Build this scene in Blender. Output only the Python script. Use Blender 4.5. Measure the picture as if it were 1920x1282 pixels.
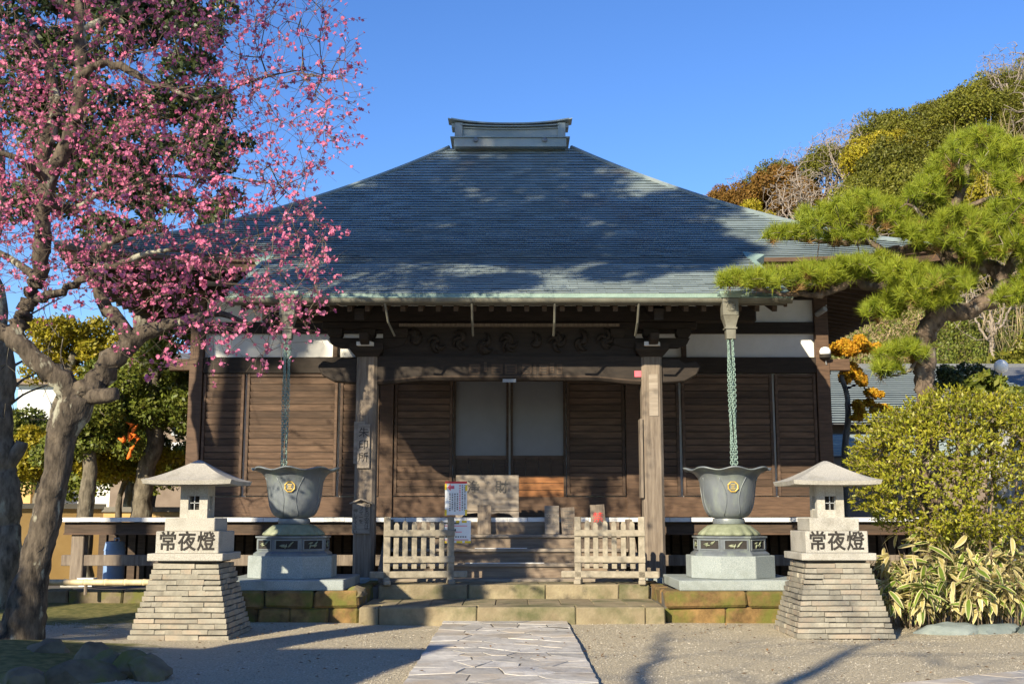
import bpy, bmesh, math, random
import numpy as np
from mathutils import Vector, Matrix, Quaternion, noise as mnoise
R = math.radians
rng = random.Random(7)
nrg = np.random.default_rng(7)
scene = bpy.context.scene
for o in list(bpy.data.objects): bpy.data.objects.remove(o)
COL = scene.collection

# ---------------------------------------------------------------- camera, sky, sun, exposure
FPX, PITCH, EYE = 2100.0, math.atan(324 / 2100.0), 1.6
cam = bpy.data.cameras.new('camera'); cam.sensor_width = 36; cam.lens = 36 * FPX / 1920; cam.clip_start = .1; cam.clip_end = 6000
camo = bpy.data.objects.new('camera', cam); COL.objects.link(camo)
camo.location = (0, 0, EYE); camo.rotation_euler = (R(90) + PITCH, 0, 0)
scene.camera = camo
SUN = Vector((.58, 1, -.5)).normalized()
world = bpy.data.worlds.new('World'); scene.world = world; world.use_nodes = True
wn = world.node_tree.nodes; wl = world.node_tree.links
sky = wn.new('ShaderNodeTexSky'); sky.sky_type = 'NISHITA'; sky.sun_disc = False
sky.sun_elevation = R(23.4); sky.sun_rotation = R(210); sky.air_density = 1.0; sky.dust_density = 0.; sky.ozone_density = 4.; sky.altitude = 50
hsv = wn.new('ShaderNodeHueSaturation'); hsv.inputs['Hue'].default_value = .512; hsv.inputs['Saturation'].default_value = 1.17; wl.new(sky.outputs[0], hsv.inputs['Color'])
wl.new(hsv.outputs[0], wn['Background'].inputs[0]); wn['Background'].inputs[1].default_value = .112
sl = bpy.data.lights.new('sun', 'SUN'); sl.energy = 5.0; sl.angle = R(.53); sl.color = (1, .88, .66)
so = bpy.data.objects.new('sun', sl); COL.objects.link(so); so.rotation_euler = SUN.to_track_quat('-Z', 'Y').to_euler()
so.location = (-30, -50, 40)
scene.view_settings.view_transform = 'Standard'; scene.view_settings.look = 'None'
scene.view_settings.exposure = .92; scene.view_settings.gamma = 1

def P(px, py, Y):                                  # a point at real distance Y seen at a photo position
    u = (641 - py) / FPX; c, s = math.cos(PITCH), math.sin(PITCH)
    D = Y / (c - s * u)
    return Vector(((px - 960) / FPX * D, Y, EYE + D * (s + c * u)))

# ---------------------------------------------------------------- materials
MATS = {}
def mat(name, c1, c2=None, scale=4., rough=.8, bump=.25, bscale=60., stretch=(1, 1, 1), isl=.0, obr=.0, spec=.4,
        c3=None, s3=1.3, m3=(.5, .62), trans=0., metal=0., detail=6., hue=0., world_co=False):
    m = bpy.data.materials.new(name); m.use_nodes = True
    n = m.node_tree.nodes; l = m.node_tree.links; b = n['Principled BSDF']
    tc = n.new('ShaderNodeTexCoord'); mp = n.new('ShaderNodeMapping'); mp.inputs['Scale'].default_value = stretch
    oi = n.new('ShaderNodeObjectInfo')
    if world_co:
        g = n.new('ShaderNodeNewGeometry'); l.new(g.outputs['Position'], mp.inputs['Vector'])
    else:
        ad = n.new('ShaderNodeVectorMath'); ad.operation = 'MULTIPLY_ADD'
        ad.inputs[1].default_value = (17, 31, 23)
        l.new(oi.outputs['Random'], ad.inputs[0]); l.new(tc.outputs['Object'], ad.inputs[2])
        l.new(ad.outputs[0], mp.inputs['Vector'])
    def noise(sc, det=detail):
        t = n.new('ShaderNodeTexNoise'); t.inputs['Scale'].default_value = sc; t.inputs['Detail'].default_value = det
        t.inputs['Roughness'].default_value = .62; l.new(mp.outputs[0], t.inputs['Vector']); return t
    def ramp(src, a, bb, ca=(0, 0, 0, 1), cb=(1, 1, 1, 1)):
        r = n.new('ShaderNodeValToRGB'); e = r.color_ramp.elements
        e[0].position = a; e[1].position = bb; e[0].color = ca; e[1].color = cb; l.new(src, r.inputs[0]); return r
    c2 = c2 or tuple(min(1, x * 1.35) for x in c1)
    t = noise(scale); col = ramp(t.outputs[0], .32, .68, (*c1, 1), (*c2, 1)).outputs[0]
    if c3:
        t3 = noise(s3, 5.); k = ramp(t3.outputs[0], *m3)
        mx = n.new('ShaderNodeMix'); mx.data_type = 'RGBA'; l.new(k.outputs[0], mx.inputs[0]); l.new(col, mx.inputs[6]); mx.inputs[7].default_value = (*c3, 1); col = mx.outputs[2]
    if isl or obr or hue:
        hs = n.new('ShaderNodeHueSaturation'); src = None
        if isl or hue:
            g2 = n.new('ShaderNodeNewGeometry'); src = g2.outputs['Random Per Island']
        amt = isl
        if not isl: src = oi.outputs['Random']; amt = obr
        mr = n.new('ShaderNodeMapRange'); mr.inputs[3].default_value = 1 - amt; mr.inputs[4].default_value = 1 + amt; l.new(src, mr.inputs[0]); l.new(mr.outputs[0], hs.inputs['Value'])
        if hue:
            mh = n.new('ShaderNodeMapRange'); mh.inputs[3].default_value = .5 - hue; mh.inputs[4].default_value = .5 + hue
            mm = n.new('ShaderNodeMath'); mm.operation = 'MULTIPLY'; mm.inputs[1].default_value = 7.31; fr = n.new('ShaderNodeMath'); fr.operation = 'FRACT'
            l.new(src, mm.inputs[0]); l.new(mm.outputs[0], fr.inputs[0]); l.new(fr.outputs[0], mh.inputs[0]); l.new(mh.outputs[0], hs.inputs['Hue'])
        l.new(col, hs.inputs['Color']); col = hs.outputs[0]
        if isl and obr:
            h2 = n.new('ShaderNodeHueSaturation'); m2 = n.new('ShaderNodeMapRange'); m2.inputs[3].default_value = 1 - obr; m2.inputs[4].default_value = 1 + obr
            l.new(oi.outputs['Random'], m2.inputs[0]); l.new(m2.outputs[0], h2.inputs['Value']); l.new(col, h2.inputs['Color']); col = h2.outputs[0]
    l.new(col, b.inputs['Base Color']); b.inputs['Roughness'].default_value = rough
    b.inputs['Specular IOR Level'].default_value = spec; b.inputs['Metallic'].default_value = metal
    if bump:
        tb = noise(bscale, 4.); bp = n.new('ShaderNodeBump'); bp.inputs['Strength'].default_value = bump; bp.inputs['Distance'].default_value = .03 if world_co else .02
        l.new(tb.outputs[0], bp.inputs['Height']); l.new(bp.outputs[0], b.inputs['Normal'])
    if trans:
        tr = n.new('ShaderNodeBsdfTranslucent'); l.new(col, tr.inputs[0]); ms = n.new('ShaderNodeMixShader'); ms.inputs[0].default_value = trans
        l.new(b.outputs[0], ms.inputs[1]); l.new(tr.outputs[0], ms.inputs[2]); l.new(ms.outputs[0], n['Material Output'].inputs[0])
    MATS[name] = m
    return m

mat('copper', (.175, .222, .225), (.265, .315, .312), 1.2, .42, .12, 30, isl=.16, spec=.5, c3=(.17, .155, .14), s3=.6, m3=(.55, .75))
mat('copper_tile', (.19, .232, .232), (.265, .315, .308), 2., .42, .12, 30, obr=.14, spec=.5)
mat('verdigris', (.17, .25, .21), (.26, .35, .29), 4, .6, .2, 40)
mat('gutter', (.12, .11, .085), (.2, .195, .155), 3, .5, .15, 40)
mat('wood_dark', (.042, .027, .017), (.085, .055, .036), 3, .75, .3, 25, (1, 1, 9))
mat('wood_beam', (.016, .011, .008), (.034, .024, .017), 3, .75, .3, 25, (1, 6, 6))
mat('wood_slat', (.062, .036, .022), (.135, .083, .053), 3, .7, .3, 30, (1, 8, 8), obr=.3, c3=(.045, .028, .019), s3=.8, m3=(.45, .75))
mat('wood_brown', (.06, .034, .02), (.12, .07, .042), 3, .7, .25, 30, (1, 8, 8), obr=.1)
mat('wood_sunlit', (.24, .09, .025), (.36, .15, .045), 3, .5, .2, 30, (1, 8, 8))  # sunlight painted into the wood colour, for the right door's lower boards
mat('wood_column', (.12, .092, .07), (.24, .195, .15), 2.5, .8, .35, 30, (9, 9, .8))
mat('wood_step', (.15, .11, .078), (.26, .2, .145), 2.5, .8, .3, 30, (.8, 8, 8), obr=.1)
mat('wood_pale', (.2, .175, .13), (.36, .315, .24), 2.5, .8, .3, 30, (4, 4, 4), obr=.1)
mat('wood_board', (.19, .155, .12), (.31, .265, .215), 2.5, .8, .3, 30, (.7, 6, 6), obr=.1)
mat('white_paint', (.62, .62, .62), (.74, .73, .71), 6, .6, .1)
mat('plaster', (.7, .69, .66), (.78, .77, .74), 3, .85, .08)
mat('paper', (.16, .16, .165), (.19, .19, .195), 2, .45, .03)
mat('granite', (.27, .255, .22), (.48, .455, .4), 90, .75, .25, 120, detail=2., c3=(.22, .205, .165), s3=2.6, m3=(.5, .78))
mat('granite_blue', (.2, .235, .23), (.34, .37, .36), 70, .7, .25, 120, detail=2., c3=(.17, .19, .17), s3=2., m3=(.48, .75))
mat('slate', (.19, .175, .14), (.33, .305, .245), 5, .8, .5, 25, obr=.16, c3=(.3, .25, .19), s3=2.)
mat('mortar', (.1, .09, .075), None, 8, .9, .4)
mat('sandstone', (.19, .15, .09), (.3, .25, .155), 3, .9, .5, 25, obr=.1, c3=(.1, .1, .045), s3=1.4, m3=(.48, .66))
mat('moss_stone', (.075, .045, .018), (.22, .135, .05), 5, .95, 1., 12, obr=.3, c3=(.1, .1, .02), s3=2., m3=(.45, .6))
mat('flag', (.33, .31, .28), (.55, .52, .465), 6, .8, .5, 14, obr=.22, c3=(.42, .35, .26), s3=.8, m3=(.48, .66))
mat('rock', (.09, .07, .045), (.2, .16, .1), 3.5, .9, .7, 9, obr=.15, c3=(.12, .12, .03), s3=1.5)
mat('rock_blue', (.13, .16, .15), (.23, .26, .24), 2.5, .7, .5, 9, obr=.1)
mat('bronze', (.095, .108, .122), (.17, .19, .205), 3, .42, .12, 20, (1, 1, .35), spec=.6, c3=(.2, .23, .2), s3=5., m3=(.5, .72))
mat('bronze_green', (.16, .18, .11), (.28, .3, .2), 5, .6, .2, 20)
mat('gold', (.75, .5, .12), (.85, .6, .16), 5, .35, .0, metal=.6)
mat('chain', (.2, .3, .26), (.33, .45, .39), 20, .55, .1)
mat('ink', (.02, .018, .015), (.035, .03, .026), 9, .8, 0)
mat('ink_faded', (.1, .09, .08), (.14, .13, .11), 9, .8, 0)
mat('red', (.55, .03, .03), None, 9, .6, 0)
mat('pinkred', (.6, .1, .13), None, 9, .6, 0)
mat('yellow', (.75, .5, .02), None, 9, .5, 0)
mat('orange', (.75, .13, .01), (.85, .2, .02), 6, .6, .2)
mat('sign_white', (.68, .68, .66), (.74, .74, .72), 3, .35, .02)
mat('bark_plum', (.016, .012, .009), (.13, .103, .075), 12, .95, 1., 20, (1, 1, .35), c3=(.3, .29, .22), s3=4.2, m3=(.57, .64))
mat('bark_pine', (.05, .034, .024), (.22, .165, .12), 9, .95, 1., 14, (1, 1, .6), c3=(.34, .3, .25), s3=4, m3=(.55, .66))
mat('bark', (.045, .037, .026), (.2, .17, .125), 9, .95, .8, 14, (1, 1, .4), c3=(.3, .3, .22), s3=3., m3=(.56, .66))
mat('twig', (.09, .065, .045), (.17, .13, .09), 9, .9, 0)
mat('twig_grey', (.2, .16, .13), (.32, .27, .22), 9, .9, 0)
mat('bush_stem', (.12, .085, .055), (.22, .165, .11), 9, .9, 0)
mat('petal', (.52, .1, .22), (.74, .27, .4), 3, .6, 0, isl=.22, hue=.012, trans=.35, spec=.2)
mat('needle_dry', (.2, .11, .03), (.3, .18, .06), 2, .7, 0, isl=.3)
mat('needle', (.175, .225, .016), (.3, .34, .028), 1.2, .55, 0, isl=.3, hue=.015, trans=.3, spec=.3)
mat('leaf_bush', (.215, .23, .018), (.36, .34, .028), 1.5, .45, 0, isl=.3, hue=.018, trans=.3, spec=.4)
mat('leaf_dark', (.032, .05, .016), (.07, .09, .026), .6, .45, 0, isl=.35, hue=.02, trans=.2, spec=.4)
mat('leaf_mid', (.085, .11, .016), (.17, .19, .025), .6, .5, 0, isl=.35, hue=.02, trans=.25, spec=.4)
mat('leaf_olive', (.1, .108, .011), (.19, .185, .02), .35, .55, 0, isl=.35, obr=.25, hue=.015, trans=.2, spec=.3)
mat('leaf_yellow', (.22, .19, .012), (.34, .28, .018), .35, .55, 0, isl=.3, obr=.15, hue=.012, trans=.25, spec=.3)
mat('leaf_rust', (.14, .075, .016), (.22, .12, .024), .5, .6, 0, isl=.3, obr=.2, hue=.012, trans=.2, spec=.2)
mat('leaf_maple', (.5, .27, .02), (.65, .38, .03), 1.2, .6, 0, isl=.25, hue=.02, trans=.35, spec=.2)
mat('ochre_wall', (.5, .32, .12), (.6, .4, .17), 1.5, .9, .1, 30)
mat('wall_cap', (.16, .15, .13), None, 4, .8, .2)
mat('house_white', (.6, .6, .58), (.7, .7, .68), 2, .8, .05)
mat('house_brown', (.16, .12, .09), (.22, .17, .13), 2, .8, .1)
mat('roof_pale', (.25, .3, .28), (.33, .38, .35), 2, .6, .1, 20, obr=.06)
mat('house_roof', (.1, .105, .11), (.16, .165, .17), 3, .7, .2)
mat('glass', (.03, .04, .05), (.06, .07, .09), 1, .1, 0, spec=.6)
mat('lamp_white', (.8, .8, .78), None, 3, .3, 0)
mat('blue_plastic', (.2, .32, .55), (.26, .38, .62), 3, .4, 0)
mat('grey_metal', (.25, .26, .27), None, 3, .45, .05)
mat('bamboo', (.5, .38, .22), (.62, .5, .31), 4, .5, .1, stretch=(3, 1, 1), obr=.08)
mat('hill_soil', (.09, .075, .03), (.17, .14, .06), .4, .95, .5, 3)
mat('pebble', (.32, .28, .2), (.58, .52, .4), 3, .8, 0, isl=.3)
mat('leaf_fallen', (.16, .08, .03), (.28, .15, .05), 3, .8, 0, isl=.3)
mat('dry_grass', (.36, .27, .14), (.5, .39, .22), 1, .8, 0, isl=.25, trans=.2)

def ground_mat():
    m = mat('gravel', (.25, .21, .14), (.68, .585, .41), 40, .9, 1., 60, detail=10., c3=(.44, .38, .27), s3=.5, m3=(.45, .75), world_co=True)
    n = m.node_tree.nodes; l = m.node_tree.links; b = n['Principled BSDF']
    src = b.inputs['Base Color'].links[0].from_socket
    g = n.new('ShaderNodeNewGeometry'); sp = n.new('ShaderNodeSeparateXYZ'); l.new(g.outputs['Position'], sp.inputs[0])
    t = n.new('ShaderNodeTexNoise'); t.inputs['Scale'].default_value = 1.1; t.inputs['Detail'].default_value = 8; t.inputs['Roughness'].default_value = .7
    l.new(g.outputs['Position'], t.inputs['Vector'])
    def math_(op, a, c):
        q = n.new('ShaderNodeMath'); q.operation = op
        for i, v in ((0, a), (1, c)):
            if isinstance(v, (int, float)): q.inputs[i].default_value = v
            else: l.new(v, q.inputs[i])
        return q.outputs[0]
    # moss keeps to the ground beside the hall, left of the lantern, and under the plum tree
    a = math_('MULTIPLY', math_('SUBTRACT', sp.outputs[1], 16.6), .8)
    x = math_('MULTIPLY', math_('SUBTRACT', -4.6, sp.outputs[0]), 1.0)
    k1 = math_('MINIMUM', a, x)
    dx = math_('SUBTRACT', sp.outputs[0], -5.9); dy = math_('SUBTRACT', sp.outputs[1], 12.6)
    rr = math_('SQRT', math_('ADD', math_('MULTIPLY', dx, dx), math_('MULTIPLY', dy, dy)), 0)
    k2 = math_('SUBTRACT', 1.9, rr)
    k = math_('ADD', math_('MAXIMUM', k1, k2), math_('MULTIPLY', math_('SUBTRACT', t.outputs[0], .5), 3.2))
    cl = n.new('ShaderNodeMapRange'); cl.inputs[1].default_value = -.1; cl.inputs[2].default_value = .35; l.new(k, cl.inputs[0])
    t2 = n.new('ShaderNodeTexNoise'); t2.inputs['Scale'].default_value = 9; t2.inputs['Detail'].default_value = 6; l.new(g.outputs['Position'], t2.inputs['Vector'])
    rp = n.new('ShaderNodeValToRGB'); rp.color_ramp.elements[0].position = .35; rp.color_ramp.elements[1].position = .65
    rp.color_ramp.elements[0].color = (.09, .1, .018, 1); rp.color_ramp.elements[1].color = (.23, .2, .06, 1); l.new(t2.outputs[0], rp.inputs[0])
    mx = n.new('ShaderNodeMix'); mx.data_type = 'RGBA'; l.new(cl.outputs[0], mx.inputs[0]); l.new(src, mx.inputs[6]); l.new(rp.outputs[0], mx.inputs[7])
    l.new(mx.outputs[2], b.inputs['Base Color'])
ground_mat()
def sasa_mat(name, green, edge):
    m = bpy.data.materials.new(name); m.use_nodes = True; n = m.node_tree.nodes; l = m.node_tree.links; b = n['Principled BSDF']
    uv = n.new('ShaderNodeUVMap'); sp = n.new('ShaderNodeSeparateXYZ'); l.new(uv.outputs[0], sp.inputs[0])
    t = n.new('ShaderNodeTexNoise'); t.inputs['Scale'].default_value = 7; oi = n.new('ShaderNodeObjectInfo')
    tc = n.new('ShaderNodeTexCoord'); va = n.new('ShaderNodeVectorMath'); va.operation = 'ADD'; l.new(tc.outputs['Object'], va.inputs[0]); l.new(oi.outputs['Random'], va.inputs[1]); l.new(va.outputs[0], t.inputs['Vector'])
    ad = n.new('ShaderNodeMath'); ad.operation = 'MULTIPLY_ADD'; ad.inputs[1].default_value = .35; l.new(t.outputs[0], ad.inputs[0]); l.new(sp.outputs[0], ad.inputs[2])
    rp = n.new('ShaderNodeValToRGB'); e = rp.color_ramp.elements; e[0].position = .72; e[1].position = .84; e[0].color = (*green, 1); e[1].color = (*edge, 1)
    l.new(ad.outputs[0], rp.inputs[0]); hs = n.new('ShaderNodeHueSaturation'); mr = n.new('ShaderNodeMapRange'); mr.inputs[3].default_value = .75; mr.inputs[4].default_value = 1.2
    l.new(oi.outputs['Random'], mr.inputs[0]); l.new(mr.outputs[0], hs.inputs['Value']); l.new(rp.outputs[0], hs.inputs['Color'])
    l.new(hs.outputs[0], b.inputs['Base Color']); b.inputs['Roughness'].default_value = .5
    tr = n.new('ShaderNodeBsdfTranslucent'); l.new(hs.outputs[0], tr.inputs[0]); ms = n.new('ShaderNodeMixShader'); ms.inputs[0].default_value = .2
    l.new(b.outputs[0], ms.inputs[1]); l.new(tr.outputs[0], ms.inputs[2]); l.new(ms.outputs[0], n['Material Output'].inputs[0]); MATS[name] = m
sasa_mat('sasa_green', (.17, .25, .03), (.62, .55, .29)); sasa_mat('sasa_pale', (.45, .38, .14), (.62, .53, .3))

# ---------------------------------------------------------------- builders
class MB:
    def __init__(s): s.V = []; s.F = []
    def add(s, V, F):
        k = len(s.V); s.V += [tuple(v) for v in V]; s.F += [tuple(i + k for i in f) for f in F]; return s
    def box(s, x0, x1, y0, y1, z0, z1):
        V = [(x0, y0, z0), (x1, y0, z0), (x1, y1, z0), (x0, y1, z0), (x0, y0, z1), (x1, y0, z1), (x1, y1, z1), (x0, y1, z1)]
        return s.add(V, [(3, 2, 1, 0), (4, 5, 6, 7), (0, 1, 5, 4), (1, 2, 6, 5), (2, 3, 7, 6), (3, 0, 4, 7)])
    def boxm(s, M, sx, sy, sz):
        a, b, c = sx / 2, sy / 2, sz / 2
        V = [M @ Vector(v) for v in ((-a, -b, -c), (a, -b, -c), (a, b, -c), (-a, b, -c), (-a, -b, c), (a, -b, c), (a, b, c), (-a, b, c))]
        return s.add(V, [(3, 2, 1, 0), (4, 5, 6, 7), (0, 1, 5, 4), (1, 2, 6, 5), (2, 3, 7, 6), (3, 0, 4, 7)])
    def beam(s, a, b, w, h):                        # a bar between two points, w across, h high
        a = Vector(a); b = Vector(b); d = b - a; q = d.to_track_quat('X', 'Z')
        return s.boxm(Matrix.Translation((a + b) / 2) @ q.to_matrix().to_4x4(), d.length, w, h)
    def tube(s, pts, rad, n=6, cap=True):
        pts = [Vector(p) for p in pts]; k = len(s.V); up = Vector((.13, .31, .94)).normalized()
        if not isinstance(rad, (list, tuple)): rad = [rad] * len(pts)
        for i, p in enumerate(pts):
            t = (pts[min(i + 1, len(pts) - 1)] - pts[max(i - 1, 0)]).normalized()
            a = t.cross(up)
            if a.length < .05: a = t.cross(Vector((1, 0, 0)))
            a.normalize(); b = t.cross(a)
            for j in range(n):
                w = 2 * math.pi * j / n; s.V.append(tuple(p + (a * math.cos(w) + b * math.sin(w)) * rad[i]))
        for i in range(len(pts) - 1):
            for j in range(n):
                j2 = (j + 1) % n; s.F.append((k + i * n + j, k + i * n + j2, k + (i + 1) * n + j2, k + (i + 1) * n + j))
        if cap:
            s.F.append(tuple(k + j for j in range(n))[::-1]); e = k + (len(pts) - 1) * n; s.F.append(tuple(e + j for j in range(n)))
        return s
    def rings(s, rings, closed=True, cap=True):     # list of equal-length vertex rings
        k = len(s.V); n = len(rings[0])
        for r in rings: s.V += [tuple(v) for v in r]
        for i in range(len(rings) - 1):
            for j in range(n if closed else n - 1):
                j2 = (j + 1) % n; s.F.append((k + i * n + j, k + i * n + j2, k + (i + 1) * n + j2, k + (i + 1) * n + j))
        if cap:
            s.F.append(tuple(k + j for j in range(n))[::-1]); e = k + (len(rings) - 1) * n; s.F.append(tuple(e + j for j in range(n)))
        return s
    def lathe(s, prof, n=32, c=(0, 0), f=None, cap=True):
        rs = []
        for r, z in prof:
            ring = []
            for j in range(n):
                w = 2 * math.pi * j / n; rr, zz = (r, z) if f is None else f(r, z, w)
                ring.append((c[0] + rr * math.cos(w), c[1] + rr * math.sin(w), zz))
            rs.append(ring)
        return s.rings(rs, True, cap)
    def prism(s, poly, z0, z1, inset=0.):           # polygon in plan, pulled up
        n = len(poly); cx = sum(p[0] for p in poly) / n; cy = sum(p[1] for p in poly) / n
        top = [(cx + (x - cx) * (1 - inset), cy + (y - cy) * (1 - inset), z1) for x, y in poly]
        return s.rings([[(x, y, z0) for x, y in poly], top])
    def mesh(s, name, bevel=0, smooth=False, off=(0, 0, 0), weld=False):
        me = bpy.data.meshes.new(name)
        V = s.V if not any(off) else [(x - off[0], y - off[1], z - off[2]) for x, y, z in s.V]
        me.from_pydata(V, [], s.F)
        if bevel or weld:
            b = bmesh.new(); b.from_mesh(me)
            if bevel: bmesh.ops.bevel(b, geom=[e for e in b.edges if len(e.link_faces) == 2 and e.calc_face_angle(0) > .5], offset=bevel, segments=1, affect='EDGES', clamp_overlap=True)
            b.to_mesh(me); b.free()
        me.update()
        if smooth:
            me.polygons.foreach_set('use_smooth', [True] * len(me.polygons))
            if smooth != 'all': me.set_sharp_from_angle(angle=R(40))
        return me
    def build(s, name, m, parent=None, off=(0, 0, 0), bevel=0, smooth=False):
        return link(name, s.mesh(name, bevel, smooth, off), m, parent)
def link(name, me, m=None, parent=None, loc=(0, 0, 0), rot=None, scale=None):
    o = bpy.data.objects.new(name, me); COL.objects.link(o)
    if m and not me.materials: me.materials.append(MATS[m])
    o.location = loc
    if rot: o.rotation_euler = rot
    if scale: o.scale = scale
    if parent: o.parent = parent
    return o
def tag(o, label=None, cat=None, group=None, kind=None):
    if label: o['label'] = label
    if cat: o['category'] = cat
    if group: o['group'] = group
    if kind: o['kind'] = kind
    return o
def empty(name, loc=(0, 0, 0), rz=0, label=None, cat=None, group=None, parent=None):
    o = bpy.data.objects.new(name, None); COL.objects.link(o); o.location = loc; o.rotation_euler = (0, 0, rz); o.empty_display_size = .2
    if parent: o.parent = parent
    return tag(o, label, cat, group)
def copy_tree(o, parent=None):
    c = o.copy(); COL.objects.link(c); c.parent = parent
    for ch in list(o.children): copy_tree(ch, c)
    return c
def npmesh(name, V, F, uv=None):                    # V (n,3), F (m,k) of one size
    me = bpy.data.meshes.new(name); V = np.asarray(V, np.float32); F = np.asarray(F, np.int32); k = F.shape[1]
    me.vertices.add(len(V)); me.vertices.foreach_set('co', V.ravel()); me.loops.add(F.size); me.loops.foreach_set('vertex_index', F.ravel())
    me.polygons.add(len(F)); me.polygons.foreach_set('loop_start', np.arange(0, F.size, k, dtype=np.int32))
    me.update(calc_edges=True); return me
def unit(a): return a / np.maximum(np.linalg.norm(a, axis=-1, keepdims=True), 1e-6)
def leaves(name, C, D, L, W, fold=.25, roll=None):  # diamond leaves: centre, long direction, length, width
    n = len(C); D = unit(D); A = unit(np.cross(D, unit(nrg.normal(size=(n, 3))))) if roll is None else unit(np.cross(D, roll)); N = np.cross(A, D)
    L = np.broadcast_to(np.asarray(L, float).reshape(-1, 1), (n, 1)); W = np.broadcast_to(np.asarray(W, float).reshape(-1, 1), (n, 1))
    V = np.empty((n, 4, 3)); V[:, 0] = C - D * L * .5; V[:, 2] = C + D * L * .5
    V[:, 1] = C + A * W * .5 + N * W * fold; V[:, 3] = C - A * W * .5 + N * W * fold
    F = np.arange(n * 4).reshape(n, 4)
    return npmesh(name, V.reshape(-1, 3), F)
def text(name, body, m, size, parent, loc, rot, extrude=.004, off=.0, align='CENTER', squash=1.):
    c = bpy.data.curves.new(name, 'FONT'); c.body = body; c.size = size; c.extrude = extrude; c.offset = off; c.align_x = align; c.align_y = 'CENTER'; c.resolution_u = 3; c.bevel_depth = off; c.bevel_resolution = 0; c.offset = 0
    t = bpy.data.objects.new(name, c); COL.objects.link(t)
    me = bpy.data.meshes.new_from_object(t.evaluated_get(bpy.context.evaluated_depsgraph_get())); bpy.data.objects.remove(t)
    me.materials.clear()
    return link(name, me, m, parent, loc, rot, (squash, 1, 1))
def voronoi(pts, rect, ay=1.5, shrink=.015, clip=None):
    out = []; x0, x1, y0, y1 = rect
    for i, (px, py) in enumerate(pts):
        poly = [(x0, y0), (x1, y0), (x1, y1), (x0, y1)]
        for j, (qx, qy) in enumerate(pts):
            if i == j or abs(qx - px) > 2.5 or abs(qy - py) > 2.5: continue
            nx, ny = (qx - px), (qy - py) * ay * ay; mx, my = (px + qx) / 2, (py + qy) / 2; k = nx * mx + ny * my - shrink * math.hypot(nx, ny)
            new = []
            for a in range(len(poly)):
                p, q = poly[a], poly[(a + 1) % len(poly)]; fp = nx * p[0] + ny * p[1] - k; fq = nx * q[0] + ny * q[1] - k
                if fp <= 0: new.append(p)
                if fp * fq < 0: t = fp / (fp - fq); new.append((p[0] + t * (q[0] - p[0]), p[1] + t * (q[1] - p[1])))
            poly = new
            if len(poly) < 3: break
        if len(poly) >= 3: out.append(poly)
    return out
# ---------------------------------------------------------------- ground, paths, podium
def ground():
    xs = np.concatenate([[-3000, -600, -150, -60], np.arange(-30, 31, .75), [60, 150, 600, 3000]]); ys = np.concatenate([[-3000, -600, -100, -30], np.arange(-12, 41, .75), [60, 120, 300, 900, 3000]])
    X, Y = np.meshgrid(xs, ys); Z = .012 * np.sin(X * 1.3 + Y * .7) + .01 * np.sin(X * .6 - Y * 1.9)
    Z += .16 * np.exp(-((X + 6.0) ** 2 + (Y - 13.) ** 2) / 1.8)                     # mound under the plum tree
    Z += .10 * np.clip((Y - 17.2) / 2.5, 0, 1) * np.clip((-4.6 - X) / 1., 0, 1)
    Z *= (np.abs(X) < 30) * (Y > -12) * (Y < 41)
    V = np.stack([X, Y, Z], -1).reshape(-1, 3); nx = len(xs); i = np.arange(len(ys) - 1)[:, None] * nx + np.arange(nx - 1)[None]
    F = np.stack([i, i + 1, i + 1 + nx, i + nx], -1).reshape(-1, 4)
    me = npmesh('ground', V, F); me.polygons.foreach_set('use_smooth', [True] * len(me.polygons))
    tag(link('ground', me, 'gravel'), 'pale gravel court', kind='structure')
ground()

def flag_path(name, label, centre, length, width, rz, npts, seed, z=.012, th=.045):
    r = random.Random(seed); root = empty(name, (*centre, z), rz); tag(root, label, kind='structure')
    pts = []; ny = max(2, int(length / .42)); 
    for j in range(ny):
        k = r.choice([3, 3, 4, 4, 5]); 
        for i in range(k): pts.append((-width / 2 + (i + .5 + r.uniform(-.33, .33)) * width / k, -length / 2 + (j + .5 + r.uniform(-.4, .4)) * length / ny))
    MB().box(-width / 2 + .03, width / 2 - .03, -length / 2, length / 2, -.02, .041).build('joint_bed', 'mortar', root)
    for poly in voronoi(pts, (-width / 2, width / 2, -length / 2, length / 2), 1.05, .008):
        q = []
        for a in range(len(poly)):                                               # rough broken edges
            p0, p1 = Vector(poly[a]), Vector(poly[(a + 1) % len(poly)]); q.append(tuple(p0)); L = (p1 - p0).length; nn = int(L / .16)
            for t in range(1, nn):
                m = p0.lerp(p1, t / nn); d = (p1 - p0).normalized(); m += Vector((-d.y, d.x)) * r.uniform(-.012, .012); q.append(tuple(m))
        h = th + r.uniform(-.003, .004); n = len(q); cx = sum(p[0] for p in q) / n; cy = sum(p[1] for p in q) / n; tx, ty = r.uniform(-.006, .006), r.uniform(-.006, .006)
        def ring(f, z): return [(cx + (x - cx) * f, cy + (y - cy) * f, z + (tx * (x - cx) + ty * (y - cy)) * (z > 0)) for x, y in q]
        b = MB().rings([ring(1, -.01), ring(1, h - .006), ring(.985, h)])
        b.build('flagstone', 'flag', root)
flag_path('stone_path', 'straight approach path of pale irregular flagstones', (-.1, 10.0), 13.9, 1.82, 0, 0, 3)
flag_path('side_path', 'pale flagstone path crossing the lower right corner', (6.15, 11.25), 8.6, 1.7, R(-60.2), 0, 5)

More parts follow.
